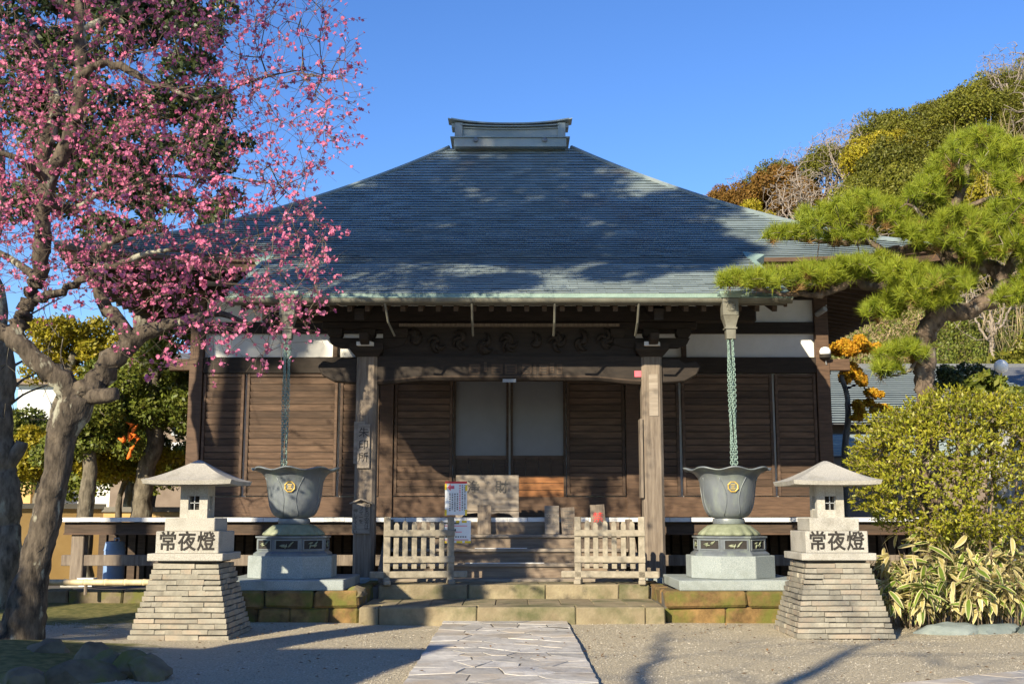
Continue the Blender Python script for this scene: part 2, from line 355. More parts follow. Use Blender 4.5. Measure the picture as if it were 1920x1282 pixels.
def stone_block(x0, x1, y0, y1, z0, z1, seed, j=.012, bev=.018):
    r = random.Random(seed); b = MB().box(x0, x1, y0, y1, z0, z1); b.V = [(x + r.uniform(-j, j), y + r.uniform(-j, j), z + r.uniform(-j, j) * .7) for x, y, z in b.V]; return b
def podium():
    root = empty('stone_podium', (0, 19, 0)); tag(root, 'stone podium', kind='structure'); off = (0, 19, 0)
    def core(x0, x1, y0, y1, z1): MB().box(x0, x1, y0, y1, -.3, z1).build('fill', 'mortar', root, off)
    core(-2.2, 2.2, 17.06, 18.75, .2); core(-8.8, 8.8, 20.0, 36, .28); core(-4.2, -2.3, 17.3, 20.1, .43); core(2.3, 4.2, 17.3, 20.1, .43); core(-2.3, 2.3, 18.8, 20.1, .43)
    sd = 0
    xs = [-2.27, -1.98, -.52, .95, 1.98, 2.27]
    for a, b in zip(xs, xs[1:]): sd += 1; stone_block(a + .004, b - .004, 17.0, 17.45, -.05, .25, sd, .005).build('step_stone', 'sandstone', root, off, .018)
    xs = [-2.27 + 4.54 * i / 9 for i in range(10)]
    for a, b in zip(xs, xs[1:]): sd += 1; stone_block(a + .004, b - .004, 17.46, 18.72, .0, .25, sd, .003).build('paving_slab', 'sandstone', root, off, .008)
    xs = [-2.2, -.72, .55, 1.75, 2.25]
    for a, b in zip(xs, xs[1:]): sd += 1; stone_block(a + .005, b - .005, 18.72, 19.15, .2, .47, sd, .008).build('step_stone', 'sandstone', root, off, .02)
    for k in range(5):
        for q in range(2): sd += 1; stone_block(-2.25 + k * .9 + .005, -2.25 + k * .9 + .895, 19.16 + q * .5, 19.65 + q * .5, .3, .465, sd, .003).build('paving_slab', 'sandstone', root, off, .008)
    for sx in (-1, 1):
        r = random.Random(40 + sx)
        for row, (z0, z1) in enumerate(((-.1, .22), (.225, .47))):
            x = 2.29
            while x < 4.2:
                w = min(r.uniform(.35, .95) if sx < 0 else r.uniform(.7, 1.3), 4.28 - x)
                if 4.28 - x - w < .2: w = 4.28 - x
                a, b = sorted((sx * (x + .006), sx * (x + w - .006))); sd += 1
                stone_block(a, b, 17.2 + .04 * (row == 0), 17.6, z0, z1, sd, .022).build('moss_stone', 'moss_stone', root, off, .035)
                x += w
            y = 17.62
            while y < 19.9:
                for xa, xb in ((4.0, 4.28), (2.29, 2.5)):
                    a, b = sorted((sx * xa, sx * xb)); sd += 1; stone_block(a, b, y, y + .55, z0, z1, sd, .02).build('moss_stone', 'moss_stone', root, off, .03)
                y += .56
    for sx in (-1, 1):
        x = 4.3; r = random.Random(9 + sx)
        while x < 8.8:
            w = r.uniform(.6, 1.1); a, b = sorted((sx * x, sx * (x + w - .012))); sd += 1; stone_block(a, b, 19.85, 20.2, -.1, .32, sd, .015).build('kerb_stone', 'rock', root, off, .03); x += w
podium()

# ---------------------------------------------------------------- the temple hall
HX = -.05
OFF = (HX, 28.5, 0)
hall = empty('temple_hall', OFF, 0, 'dark timber temple hall with wide blue grey copper roof and front porch', 'temple')
def W(b, name, m, parent=None, **k): return b.build(name, m, parent or hall, (0, 28.5, 0) , **k)    # hall geometry is written about its own axis x = 0
YE, YR, YK, HW, KW, YW = 21.3, 28.56, 18.5, 6.73, 4.68, 23.4
def prof(s): return 11.2 - 6.03 * s + 1.365 * s * s if s <= 1 else 6.535 - 3.3 * (s - 1)
def roofz(x, y):
    s = (YR - y) / 7.26; a = max(0, (abs(x) - 4.9) / 4.) if s <= 1.0001 else 0
    return prof(s) + .28 * a * a * max(0, s) ** 3
# deck under the tiles
roof = None
def make_roof():
    global roof
    b = MB(); N = 24
    xs = np.linspace(-1, 1, 41)
    for side in range(4):
        rows = []
        for i in range(N + 1):
            s = i / N; hw = 1.62 + 7.26 * s; row = []
            for t in xs:
                x = t * hw; z = roofz(x, YR - 7.26 * s) - .03
                if side == 0: row.append((x, YR - 7.26 * s, z))
                elif side == 1: row.append((-x, YR + 7.26 * s, z))
                elif side == 2: row.append((hw, YR + t * 7.26 * s, roofz(t * (8.88 if s == 0 else hw), YR - 7.26 * s) - .03))
                else: row.append((-hw, YR - t * 7.26 * s, roofz(t * hw, YR - 7.26 * s) - .03))
            rows.append(row)
        b.rings(rows, False, False)
    roof = W(b, 'roof', 'copper', smooth=True)
    # porch deck (continues the front slope)
    k = MB()
    k.add([(-KW, YE + .3, roofz(0, YE + .3) - .04), (KW, YE + .3, roofz(0, YE + .3) - .04), (KW, YK, roofz(0, YK) - .03), (-KW, YK, roofz(0, YK) - .03)], [(3, 2, 1, 0)])
    W(k, 'porch_deck', 'copper', roof)
    # tiles of the main faces: one mesh of real stepped tiles
    t = MB(); r = random.Random(3); NR = 46; TW = .46
    def tile(p, q, a, c, lip):                    # p,q upper edge, a,c lower edge
        n = (Vector(q) - Vector(p)).cross(Vector(p) - Vector(a)); n.normalize()
        if n.z < 0: n = -n
        j = r.uniform(-.003, .003); up = n * (.022 + j)
        P0, P1, P2, P3 = Vector(p) - n * .004, Vector(q) - n * .004, Vector(c) + up, Vector(a) + up
        t.add([P0, P1, P2, P3, P3 - n * lip, P2 - n * lip], [(0, 3, 2, 1), (3, 4, 5, 2)])
    for i in range(NR):
        s0, s1 = i / NR, (i + 1.06) / NR; y0, y1 = YR - 7.26 * s0, YR - 7.26 * min(s1, 1.0)
        h0, h1 = 1.62 + 7.26 * s0, 1.62 + 7.26 * min(s1, 1); x = -h1 + r.uniform(-TW, 0)
        while x < h1:
            a, c = max(x, -h1), min(x + TW, h1); a0, c0 = max(min(a, h0), -h0), max(min(c, h0), -h0)
            if c - a > .01: tile((a0, y0, roofz(a0, y0)), (c0, y0, roofz(c0, y0)), (a, y1, roofz(a, y1)), (c, y1, roofz(c, y1)), .008)
            x += TW
        for sx in (-1, 1):                         # the side faces, long courses
            ya = -7.26 * s1
            for q in range(10):
                u0, u1 = -1 + q * .2, -1 + (q + 1) * .2
                def pt(u, s, h): s = min(s, 1); return (sx * (1.62 + 7.26 * s), YR + u * 7.26 * s, roofz(u * (1.62 + 7.26 * s), YR - 7.26 * s))
                tile(pt(u0, s0, 0), pt(u1, s0, 0), pt(u0, s1, 0), pt(u1, s1, 0), .008)
    L = math.hypot(YE - YK, roofz(0, YE) - roofz(0, YK)); rows = 18; rl = L / rows; sl_ = math.atan2(roofz(0, YE) - roofz(0, YK), YE - YK); ny = 21; tw = 2 * KW / ny
    tm = MB().box(-tw / 2 + .003, tw / 2 - .003, -rl * 1.06, 0, 0, .009).mesh('roof_tile')
    for i in range(rows):
        f0 = i / rows; y0 = YE + (YK - YE) * f0; z0 = roofz(0, y0); sh = r.uniform(0, tw)
        if i < 4:
            x = -KW - sh
            while x < KW:
                a, c = max(x, -KW), min(x + tw, KW)
                y1 = YE + (YK - YE) * (f0 + 1.05 / rows)
                if c - a > .02: tile((a, y0, z0), (c, y0, z0), (a, y1, roofz(0, y1)), (c, y1, roofz(0, y1)), .008)
                x += tw
        else:
            for k in range(ny):
                x = -KW + (k + .5) * tw + (tw * .33 if i % 2 else 0) - tw * .16
                x = max(-KW + tw / 2 - .1, min(KW - tw / 2 + .1, x))
                link('roof_tile', tm, 'copper_tile', roof, (x, y0 - 28.5, z0 + .004 + r.uniform(0, .004)), (sl_ - .12 + r.uniform(-.012, .012), 0, 0))
    tag(W(t, 'tile_courses', 'copper', roof), kind='stuff')
    # hips
    for sx in (-1, 1):
        for sy in (-1, 1):
            pts = []
            for i in range(25):
                s = i / 24; x = sx * (1.62 + 7.26 * s); pts.append((x, YR + sy * 7.26 * s, roofz(x, YR - 7.26 * s) + .03))
            W(MB().tube(pts, .05, 6), 'hip_roll', 'copper', roof, smooth=True)
    # ridge
    z = 11.2
    rb = W(MB().box(-1.6, 1.6, YR - .42, YR + .42, z - .12, z + .17), 'ridge', 'copper', roof, bevel=.01)
    W(MB().box(-1.7, 1.7, YR - .47, YR + .47, z + .17, z + .2), 'ridge_flashing', 'copper', rb)
    def bowed(y0, y1, z0, z1, hw, e=.11, n=16):
        m = MB(); rs = []
        for i in range(n + 1):
            x = -hw + 2 * hw * i / n; u = e * abs(x / hw) ** 2.4
            rs.append([(x, y0, z0 + u), (x, y1, z0 + u), (x, y1, z1 + u), (x, y0, z1 + u)])
        return m.rings(rs)
    W(MB().box(-1.45, 1.45, YR - .26, YR + .26, z + .2, z + .6), 'ridge_panel', 'copper', rb)
    W(bowed(YR - .3, YR + .3, z + .25, z + .29, 1.42, .02), 'ridge_moulding', 'copper', rb)
    for q in (.50, .57): W(bowed(YR - .31 - (q - .5), YR + .31, z + q, z + q + .035, 1.42, .06), 'ridge_moulding', 'copper', rb)
    W(bowed(YR - .42, YR + .42, z + .635, z + .68, 1.68, .16), 'ridge_cap', 'copper', rb)
    for sx in (-1, 1):
        a, c = sorted((sx * 1.36, sx * 1.58)); W(MB().box(a, c, YR - .36, YR + .36, z + .2, z + .71), 'ridge_end', 'copper', rb, bevel=.01)
        a, c = sorted((sx * 1.58, sx * 1.68)); W(MB().box(a, c, YR - .2, YR + .2, z + .6, z + .76), 'ridge_horn', 'copper', rb, bevel=.01)
        W(MB().beam((sx * 1.45, YR, z + .8), (sx * 1.78, YR, z + .9), .5, .025), 'ridge_horn', 'copper', rb)
        g = MB().lathe([(.075, 0), (.075, .05), (.04, .06)], 14); g.V = [(x + sx * .98, YR - .42 - zz, y + z + .09) for x, y, zz in g.V]; W(g, 'ridge_boss', 'bronze', rb)
    rb.scale = (.92, 1, .82); rb.location.z = 11.2 * .18
make_roof()

def eaves():
    # layered edge boards and soffit of the main eaves
    for side in range(4):
        b = MB(); f = MB(); n = 28
        for i in range(n):
            u0, u1 = -1 + 2 * i / n, -1 + 2 * (i + 1) / n
            if side == 0 and abs(u0 + u1) / 2 * 8.88 < 4.5: continue
            def pt(u, e, dz):
                x = u * (8.88 - e); zz = roofz(u * 8.88, YE) + dz
                return {0: (x, YE + e, zz), 1: (-x, 2 * YR - YE - e, zz), 2: (8.88 - e, YR + u * (7.26 - e), zz), 3: (-8.88 + e, YR - u * (7.26 - e), zz)}[side]
            f.add([pt(u0, 0, .01), pt(u1, 0, .01), pt(u1, 0, -.07), pt(u0, 0, -.07), pt(u0, .07, -.07), pt(u1, .07, -.07), pt(u1, .1, -.25), pt(u0, .1, -.25)], [(3, 2, 1, 0), (5, 2, 3, 4), (7, 6, 5, 4)])
            b.add([pt(u0, .1, -.25), pt(u1, .1, -.25), pt(u1, 2.4, .12), pt(u0, 2.4, .12)], [(3, 2, 1, 0)])
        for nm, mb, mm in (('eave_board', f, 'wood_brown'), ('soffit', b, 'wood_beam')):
            if side: W(mb, nm, mm, roof); continue
            for sg in (-1, 1):
                h_ = MB(); nv = 8 if mb is f else 4
                for q in range(0, len(mb.V), nv):
                    if mb.V[q][0] * sg > 0:
                        vv = mb.V[q:q + nv]; h_.add(vv, [(3, 2, 1, 0), (5, 2, 3, 4), (7, 6, 5, 4)] if nv == 8 else [(3, 2, 1, 0)])
                W(h_, nm, mm, roof)
    rm = MB().box(-.04, .04, 0, 2.5, -.11, 0).mesh('rafter')
    ang = math.atan2(.37, 2.3)
    for sx in (-1, 1):
        for k in range(36):
            y = YE + .3 + k * .4
            u = (y - YR) / 7.26; z = roofz(u * 8.88, YE) - .262
            link('rafter', rm, 'wood_dark', roof, (sx * 8.72, y - 28.5, z), (ang, 0, sx * R(90)), (1, max(.1, min(2.5, y - YE - .15, 2 * YR - YE - y - .15)) / 2.5, 1))
        for k in range(9):
            x = sx * (4.9 + k * .45); link('rafter', rm, 'wood_dark', roof, (x, YE + .16 - 28.5, roofz(x, YE) - .262), (ang, 0, 0), (1, max(.1, min(2.5, 8.7 - abs(x))) / 2.5, 1))
    # porch: verge boards, edge strip, soffit, rafters, gutter
    ze = roofz(0, YK)
    for sx in (-1, 1):
        W(MB().beam((sx * (KW - .02), YE + .45, roofz(0, YE + .45) - .11), (sx * (KW - .02), YK + .02, ze - .11), .05, .2), 'verge_board', 'wood_brown', roof)
        W(MB().beam((sx * (KW + .01), YE + .1, roofz(0, YE + .1) + .0), (sx * (KW + .01), YK, ze + .0), .09, .06), 'verge_cap', 'verdigris', roof)
        p = MB().add([(sx * 4.64, YE + .5, roofz(0, YE + .5) + .02), (sx * 4.98, YE + .02, roofz(0, YE) + .08), (sx * 4.74, YE - .3, roofz(0, YE - .3) + .03), (sx * 4.6, YE - .1, roofz(0, YE - .1) + .03), (sx * 4.7, YE - .3, roofz(0, YE - .3) - .2), (sx * 4.95, YE + .0, roofz(0, YE) - .1)], [(0, 1, 2, 3), (2, 1, 5, 4)])
        W(p, 'verge_flare', 'verdigris', roof)
    W(MB().box(-KW, KW, YK - .02, YK + .05, ze - .05, ze + .012), 'eave_edge', 'verdigris', roof)
    W(MB().box(-KW + .02, KW - .02, YK + .03, YK + .1, ze - .17, ze - .05), 'eave_board', 'gutter', roof)
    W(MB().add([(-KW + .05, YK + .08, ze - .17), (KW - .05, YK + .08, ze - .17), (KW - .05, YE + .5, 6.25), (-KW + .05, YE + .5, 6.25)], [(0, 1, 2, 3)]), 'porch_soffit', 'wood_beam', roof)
    a2 = math.atan2(6.25 - ze + .17, YE + .42 - YK); m2 = MB().box(-.04, .04, 0, 2.9, -.1, -.004).mesh('porch_rafter')
    for k in range(31): link('porch_rafter', m2, 'wood_dark', roof, (-4.5 + k * .3, YK + .14 - 28.5, ze - .165), (a2, 0, 0))
    g = MB(); rs = []
    for x in (-KW - .05, KW + .05):
        rs.append([(x, YK - .1 + .085 * math.cos(w), ze - .09 + .085 * math.sin(w)) for w in [math.pi * (1 + i / 8) for i in range(9)]] + [(x, YK - .1 + .07 * math.cos(w), ze - .09 + .07 * math.sin(w)) for w in [math.pi * (2 - i / 8) for i in range(9)]])
    g.rings(rs); gu = W(g, 'gutter', 'gutter', roof, smooth=True)
    W(MB().tube([(-KW - .05, YK - .185, ze - .085), (KW + .05, YK - .185, ze - .085)], .012, 6), 'gutter_bead', 'verdigris', gu)
    for px in (722, 885, 1040, 1197):
        x = P(px, 600, 18.5).x - HX; d = .18 if px < 800 else 0
        W(MB().tube([(x, YK - .1, ze - .17), (x + d * .2, YK + .15, ze - .45), (x + d * .6, YK + .5, ze - .62)], .02, 6), 'gutter_stay', 'gutter', gu)
    for sx in (-1, 1):
        hp = W(MB().box(sx * 3.68 - .13, sx * 3.68 + .13, YK - .24, YK + .02, ze - .4, ze - .1), 'rain_hopper', 'gutter', roof, bevel=.012)
        q = lambda w, z: [(sx * 3.68 - w, YK - .11 - w, z), (sx * 3.68 + w, YK - .11 - w, z), (sx * 3.68 + w, YK - .11 + w, z), (sx * 3.68 - w, YK - .11 + w, z)]
        W(MB().rings([q(.13, ze - .4), q(.11, ze - .46), q(.085, ze - .56), q(.08, ze - .63)]), 'hopper_neck', 'gutter', hp)
        W(MB().rings([q(.1, ze - .59), q(.1, ze - .615)]), 'hopper_ring', 'gutter', hp)
        W(MB().rings([q(.078, ze - .63), q(.074, ze - .78)]), 'hopper_spout', 'gutter', hp)
        W(MB().rings([q(.15, ze - .1), q(.19, ze - .04), q(.19, ze + .0)]), 'hopper_cap', 'verdigris', hp)
        e = MB().tube([(sx * 3.68 + .075 * math.cos(w), YK - .245, ze - .25 + .075 * math.sin(w)) for w in [i * math.pi / 4 for i in range(9)]], .012, 5); W(e, 'hopper_emblem', 'gutter', hp)
eaves()

def walls():
    # plaster and timber frame; front is y = YW
    def bx(n, m, *a, bevel=.008): return W(MB().box(*a), n, m, None, bevel=bevel)
    wl_ = W(MB().box(-HW + .1, HW - .1, YW + .06, 2 * YR - YW - .1, 1.4, 6.6), 'wall', 'plaster')
    # beams
    for z0, z1, p in ((4.54, 4.88, .06), (5.39, 5.63, .05), (6.12, 6.4, .05)):
        bx('beam', 'wood_beam', -HW, HW, YW - p, YW + .1, z0, z1)
        for sx in (-1, 1): a, c = sorted((sx * (HW - .08), sx * (HW + p))); bx('beam', 'wood_beam', a, c, YW + .1, 33.7, z0, z1)
    bx('sill_beam', 'wood_brown', -HW, HW, YW - .07, YW + .1, 1.56, 1.97)
    for x in (-6.58, -4.55, 4.55, 6.58):
        if abs(x) > 6: bx('post', 'wood_brown', x - .14, x + .14, YW - .09, YW + .2, 1.56, 6.3)
    for sx in (-1, 1):
        bx('post', 'wood_dark', sx * 3.68 - .05, sx * 3.68 + .05, YW - .03, YW + .1, 4.88, 6.12)
        a, c = sorted((sx * (HW - .1), sx * (HW + .42))); bx('beam_end', 'wood_brown', a, c, YW - .08, YW + .12, 4.6, 4.84)
        bx('post', 'wood_brown', sx * 2.56 - .14, sx * 2.56 + .14, YW - .12, YW + .2, 1.56, 4.9)
        # side wall boards
        a, c = sorted((sx * (HW - .1), sx * (HW - .02))); bx('side_wall', 'wood_dark', a, c, YW + .2, 33.6, 1.56, 4.54)
        for k in range(6): a, c = sorted((sx * (HW - .06), sx * (HW + .06))); bx('post', 'wood_dark', a, c, YW + 1.9 * k + 1.9, YW + 1.9 * k + 2.12, .3, 6.3)
    # slatted panels
    panels = [(-6.42, -5.56), (-5.5, -3.6), (-3.54, -2.72), (-2.4, -1.19), (1.19, 2.4), (2.72, 3.54), (3.6, 5.5), (5.56, 6.42)]
    z0, z1 = 1.99, 4.52; ns = 17; h = (z1 - z0 - .12) / ns; r = random.Random(5)
    for a, c in panels:
        door = abs(a + c) / 2 < 2.2; y = YW - (.03 if door else .015)
        p = W(MB().box(a, c, y + .0, y + .05, z0, z1), 'slatted_panel', 'wood_dark')
        for x in (a, c - .06): W(MB().box(x, x + .06, y - .045, y - .001, z0, z1), 'stile', 'wood_slat', p, bevel=.005)
        for zz in (z0, z1 - .06): W(MB().box(a + .062, c - .062, y - .04, y - .002, zz, zz + .06), 'rail', 'wood_slat', p, bevel=.005)
        w = c - a - .13
        sm = MB().add([(-w / 2, -.012, 0), (w / 2, -.012, 0), (w / 2, -.034, h - .025), (-w / 2, -.034, h - .025), (-w / 2, 0, h - .015), (w / 2, 0, h - .015), (-w / 2, 0, 0), (w / 2, 0, 0)], [(0, 1, 2, 3), (3, 2, 5, 4), (6, 0, 3, 4), (1, 7, 5, 2), (6, 7, 1, 0)]).mesh('slat')
        for k in range(ns): link('slat', sm, 'wood_slat', p, ((a + c) / 2, y - .001 - 28.5, z0 + .062 + k * h), (r.uniform(-.004, .004), 0, 0))
    # middle doors
    for sx in (-1, 1):
        a, c = sorted((sx * .02, sx * 1.17)); d = empty('door_leaf', (0, 0, 0), parent=hall)
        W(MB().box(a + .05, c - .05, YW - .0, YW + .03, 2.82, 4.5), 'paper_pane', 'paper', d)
        for x in (a, c - .05): W(MB().box(x, x + .05, YW - .05, YW + .03, 1.97, 4.52), 'stile', 'wood_dark', d)
        W(MB().box(a + .05, c - .05, YW - .04, YW + .02, 2.74, 2.82), 'rail', 'wood_slat', d)
        n = 4
        for k in range(n): w = (c - a - .1) / n; W(MB().box(a + .05 + k * w + .004, a + .05 + (k + 1) * w - .004, YW - .02, YW + .02, 2.4, 2.74), 'panel_board', 'wood_dark', d)
        for k in range(3): W(MB().box(a + .05, c - .05, YW - .03, YW + .01, 1.97 + k * .145, 1.97 + k * .145 + .135), 'panel_board', 'wood_sunlit' if sx > 0 else 'wood_brown', d)  # the right leaf gets its sunlit patch from the board colour
walls()

def veranda():
    v = empty('veranda', (0, -5.2, 1.5), parent=hall); o = (0, 23.3, 1.5)
    def B(b, n, m, **k): return b.build(n, m, v, o, **k)
    r = random.Random(8); x = -8.4
    w = .38
    pm = MB().box(-w / 2 + .003, w / 2 - .003, 0, 2.2, -.07, 0).mesh('floor_board', .004); cm = MB().box(-w / 2 + .003, w / 2 - .003, -.012, -.001, -.075, .003).mesh('board_end')
    k = 0
    while x < 8.4:
        fb = link('floor_board', pm, 'wood_step', v, (x + w / 2, 21.2 - 23.3, .05 + r.uniform(-.002, .002)))
        link('board_end', cm, 'white_paint', fb, (0, 0, 0)); x += w
    for sx in (-1, 1):
        a, c = sorted((sx * 6.75, sx * 8.4)); B(MB().box(a, c, 23.42, 34, 1.48, 1.55), 'side_floor', 'wood_step')
    B(MB().box(-8.35, 8.35, 21.3, 21.46, 1.24, 1.47), 'edge_beam', 'wood_dark', bevel=.01)
    B(MB().box(-8.35, 8.35, 21.27, 21.3, 1.235, 1.265), 'edge_strip', 'wood_brown')
    for x in (-8.1, -6.2, -4.4, -2.75, 2.75, 4.4, 6.2, 8.1):
        B(MB().box(x - .12, x + .12, 21.33, 21.57, .3, 1.24), 'post', 'wood_column', bevel=.015)
        B(stone_block(x - .24, x + .24, 21.2, 21.7, .2, .36, int(x * 10) + 200, .02), 'post_base', 'granite', bevel=.02)
    for a, c in ((-8.4, -2.3), (2.3, 8.4)):
        B(MB().box(a, c, 21.36, 21.52, .66, .86), 'tie_beam', 'wood_column', bevel=.01)
        n = int((c - a) / .2)
        for k in range(n): B(MB().box(a + k * .2 + .02, a + k * .2 + .17, 23.2, 23.23, .3, 1.45), 'skirt_board', 'wood_dark')
        B(MB().box(a, c, 23.26, 23.3, .3, 1.45), 'skirt_back', 'wood_beam')
    # stairs
    for i, z in enumerate((.51, .755, 1.0, 1.245)):
        y = 19.75 + .38 * i
        B(MB().box(-2.15, 2.15, y, y + .46, z - .06, z), 'stair_tread', 'wood_board', bevel=.012)
        if i: B(MB().box(-2.05, 2.05, y + .05, y + .09, z - .245, z - .06), 'stair_riser', 'wood_step')
    B(MB().box(-2.05, 2.05, 21.17, 21.19, 1.245, 1.47), 'stair_riser', 'wood_step')
    for a, c, i in ((-.62, .32, 2), (-.78, .62, 1)):
        B(MB().box(a, c, 19.75 + .38 * i - .004, 19.75 + .38 * i + .05, (.51, .755, 1.0)[i] + .001, (.51, .755, 1.0)[i] + .014), 'tread_nosing', 'white_paint')
    for sx in (-1, 1):
        a, c = sorted((sx * 2.16, sx * 2.26)); B(MB().rings([[(q, 19.7, .45), (q, 20.05, .45), (q, 21.2, 1.1), (q, 21.2, 1.52), (q, 20.9, 1.52), (q, 19.7, .68)] for q in (a, c)]), 'stair_string', 'wood_column')
veranda()

def porch():
    yc = 20.2
    for sx in (-1, 1):
        x = sx * 2.57; w = .185; c = .05
        poly = [(-w + c, -w), (w - c, -w), (w, -w + c), (w, w - c), (w - c, w), (-w + c, w), (-w, w - c), (-w, -w + c)]
        col = W(MB().prism([(x + a, yc + b) for a, b in poly], .5, 4.42), 'porch_column', 'wood_column')
        W(stone_block(x - .3, x + .3, yc - .3, yc + .3, .4, .52, 300 + sx, .01), 'column_base', 'granite_blue', col, bevel=.02)
        if sx > 0: W(MB().box(x - .23, x - .186, yc - .2, yc + .1, 1.9, 3.3), 'column_board', 'wood_column', col)
        W(MB().box(x - .2, x - .0, yc - .2, yc - .184, 2.5, 3.25) if sx < 0 else MB().box(x - .06, x + .1, yc - .2, yc - .184, 3.35, 4.1), 'column_plate', 'wood_board', col)
        # bracket set
        z = 4.42
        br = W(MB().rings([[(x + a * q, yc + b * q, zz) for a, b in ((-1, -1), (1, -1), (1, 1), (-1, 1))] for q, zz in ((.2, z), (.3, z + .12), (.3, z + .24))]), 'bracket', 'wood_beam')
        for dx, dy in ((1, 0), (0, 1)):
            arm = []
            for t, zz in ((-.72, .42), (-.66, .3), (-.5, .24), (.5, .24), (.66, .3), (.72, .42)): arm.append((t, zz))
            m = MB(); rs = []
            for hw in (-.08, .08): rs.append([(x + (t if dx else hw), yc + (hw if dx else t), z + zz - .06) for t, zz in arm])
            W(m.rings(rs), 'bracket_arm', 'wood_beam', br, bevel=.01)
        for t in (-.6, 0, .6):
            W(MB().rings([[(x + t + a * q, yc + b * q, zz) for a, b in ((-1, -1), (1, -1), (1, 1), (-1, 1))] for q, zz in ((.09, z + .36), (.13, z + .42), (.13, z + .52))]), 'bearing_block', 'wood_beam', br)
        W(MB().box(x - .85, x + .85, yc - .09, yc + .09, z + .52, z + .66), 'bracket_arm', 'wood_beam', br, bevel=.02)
        # carved nosing pointing outwards, with white tip
        pr = [(.18, 3.95), (.6, 3.98), (.82, 4.1), (.9, 4.26), (.8, 4.36), (.62, 4.32), (.5, 4.4), (.18, 4.42)]
        W(MB().rings([[(x + sx * a, yc + hw, b) for a, b in pr] for hw in (-.1, .1)]), 'carved_nosing', 'wood_beam', br, bevel=.02)
        W(MB().rings([[(x - .16 + a, yc - .42 + b * .5, z + .17 + hw) for a, b in ((0, 0), (.25, -.1), (.3, .2), (.02, .2))] for hw in (0, .07)]), 'carved_tip', 'white_paint', br)
        # tie to the hall
        pts = [(x, yc + .2, 4.2), (x, yc + 1., 4.42), (x, yc + 2., 4.62), (x, YW - .1, 4.66)]
        W(MB().tube(pts, [.16, .17, .16, .15], 8), 'tie_beam', 'wood_beam', smooth=True)
        W(MB().beam((x, YK + .4, 5.0), (x, YE + .6, 5.85), .16, .2), 'purlin_arm', 'wood_beam')
    # rainbow beam, arched underside
    n = 24; rs = []
    for i in range(n + 1):
        x = -2.4 + 4.8 * i / n; a = min(1, (2.4 - abs(x)) / 1.0); lo = 3.93 + .075 * (a * a * (3 - 2 * a))
        rs.append([(x, yc - .13, lo + .04), (x, yc - .1, lo), (x, yc + .1, lo), (x, yc + .13, lo + .04), (x, yc + .13, 4.44), (x, yc - .13, 4.44)])
    rb = W(MB().rings(rs), 'rainbow_beam', 'wood_beam')
    W(MB().rings([[(x, y - .008 if k < 2 else y, z) for k, (x, y, z) in enumerate(((q[0][0], yc - .13, q[1][2] + .05), (q[0][0], yc - .13, q[1][2] + .075), (q[0][0], yc - .128, q[1][2] + .075), (q[0][0], yc - .128, q[1][2] + .05)))] for q in rs]), 'beam_moulding', 'wood_dark', rb)
    W(MB().box(-4.5, 4.5, yc - .12, yc + .12, 5.08, 5.36), 'purlin', 'wood_beam', bevel=.015)
    W(MB().box(-2.3, 2.3, yc - .05, yc + .02, 4.44, 5.08), 'frieze_board', 'wood_beam')
    W(MB().box(-2.0, 2.0, yc - .17, yc - .05, 4.98, 5.03), 'frieze_ledge', 'wood_column')
    r = random.Random(2)                                                            # carved frieze
    for k in range(9):
        x = -1.75 + k * .437; z = 4.72 + r.uniform(-.05, .05)
        m = MB()
        for q in range(6):
            a = r.uniform(0, 6.3); pts = [(x + .17 * t * math.cos(a + t * 2.2), yc - .07 - .03 * math.sin(t * 3), z + .2 * t * math.sin(a + t * 2.2)) for t in np.linspace(0, 1, 6)]
            m.tube(pts, [.045, .05, .045, .04, .03, .012], 6)
        W(m, 'frieze_carving', 'wood_beam', rb, smooth='all')
    # paper slips pasted on the beam
    for px, w, z in ((890, .2, 4.2), (910, .05, 4.24), (932, .2, 4.2), (958, .22, 4.2), (988, .17, 4.2), (1003, .05, 4.2), (1020, .17, 4.2), (1035, .08, 4.22), (1049, .1, 4.2)):
        x = P(px, 687, 20.05).x - HX
        s = W(MB().box(x - w / 2, x + w / 2, yc - .137, yc - .132, z - .09, z + .09), 'paper_slip', 'wood_dark', rb)
        for q in range(3): W(MB().box(x - w * .32, x + w * .32, yc - .1385, yc - .1375, z - .065 + q * .05, z - .045 + q * .05), 'slip_stroke', 'ink', s)
    x = P(1196, 695, 20.05).x - HX; W(MB().box(x - .06, x + .06, yc - .137, yc - .132, 4.06, 4.17), 'red_slip', 'pinkred', rb)
    x = P(955, 708, 20.05).x - HX; W(MB().box(x - .12, x + .12, yc - .15, yc - .132, 3.96, 4.02), 'small_plate', 'grey_metal', rb)
porch()
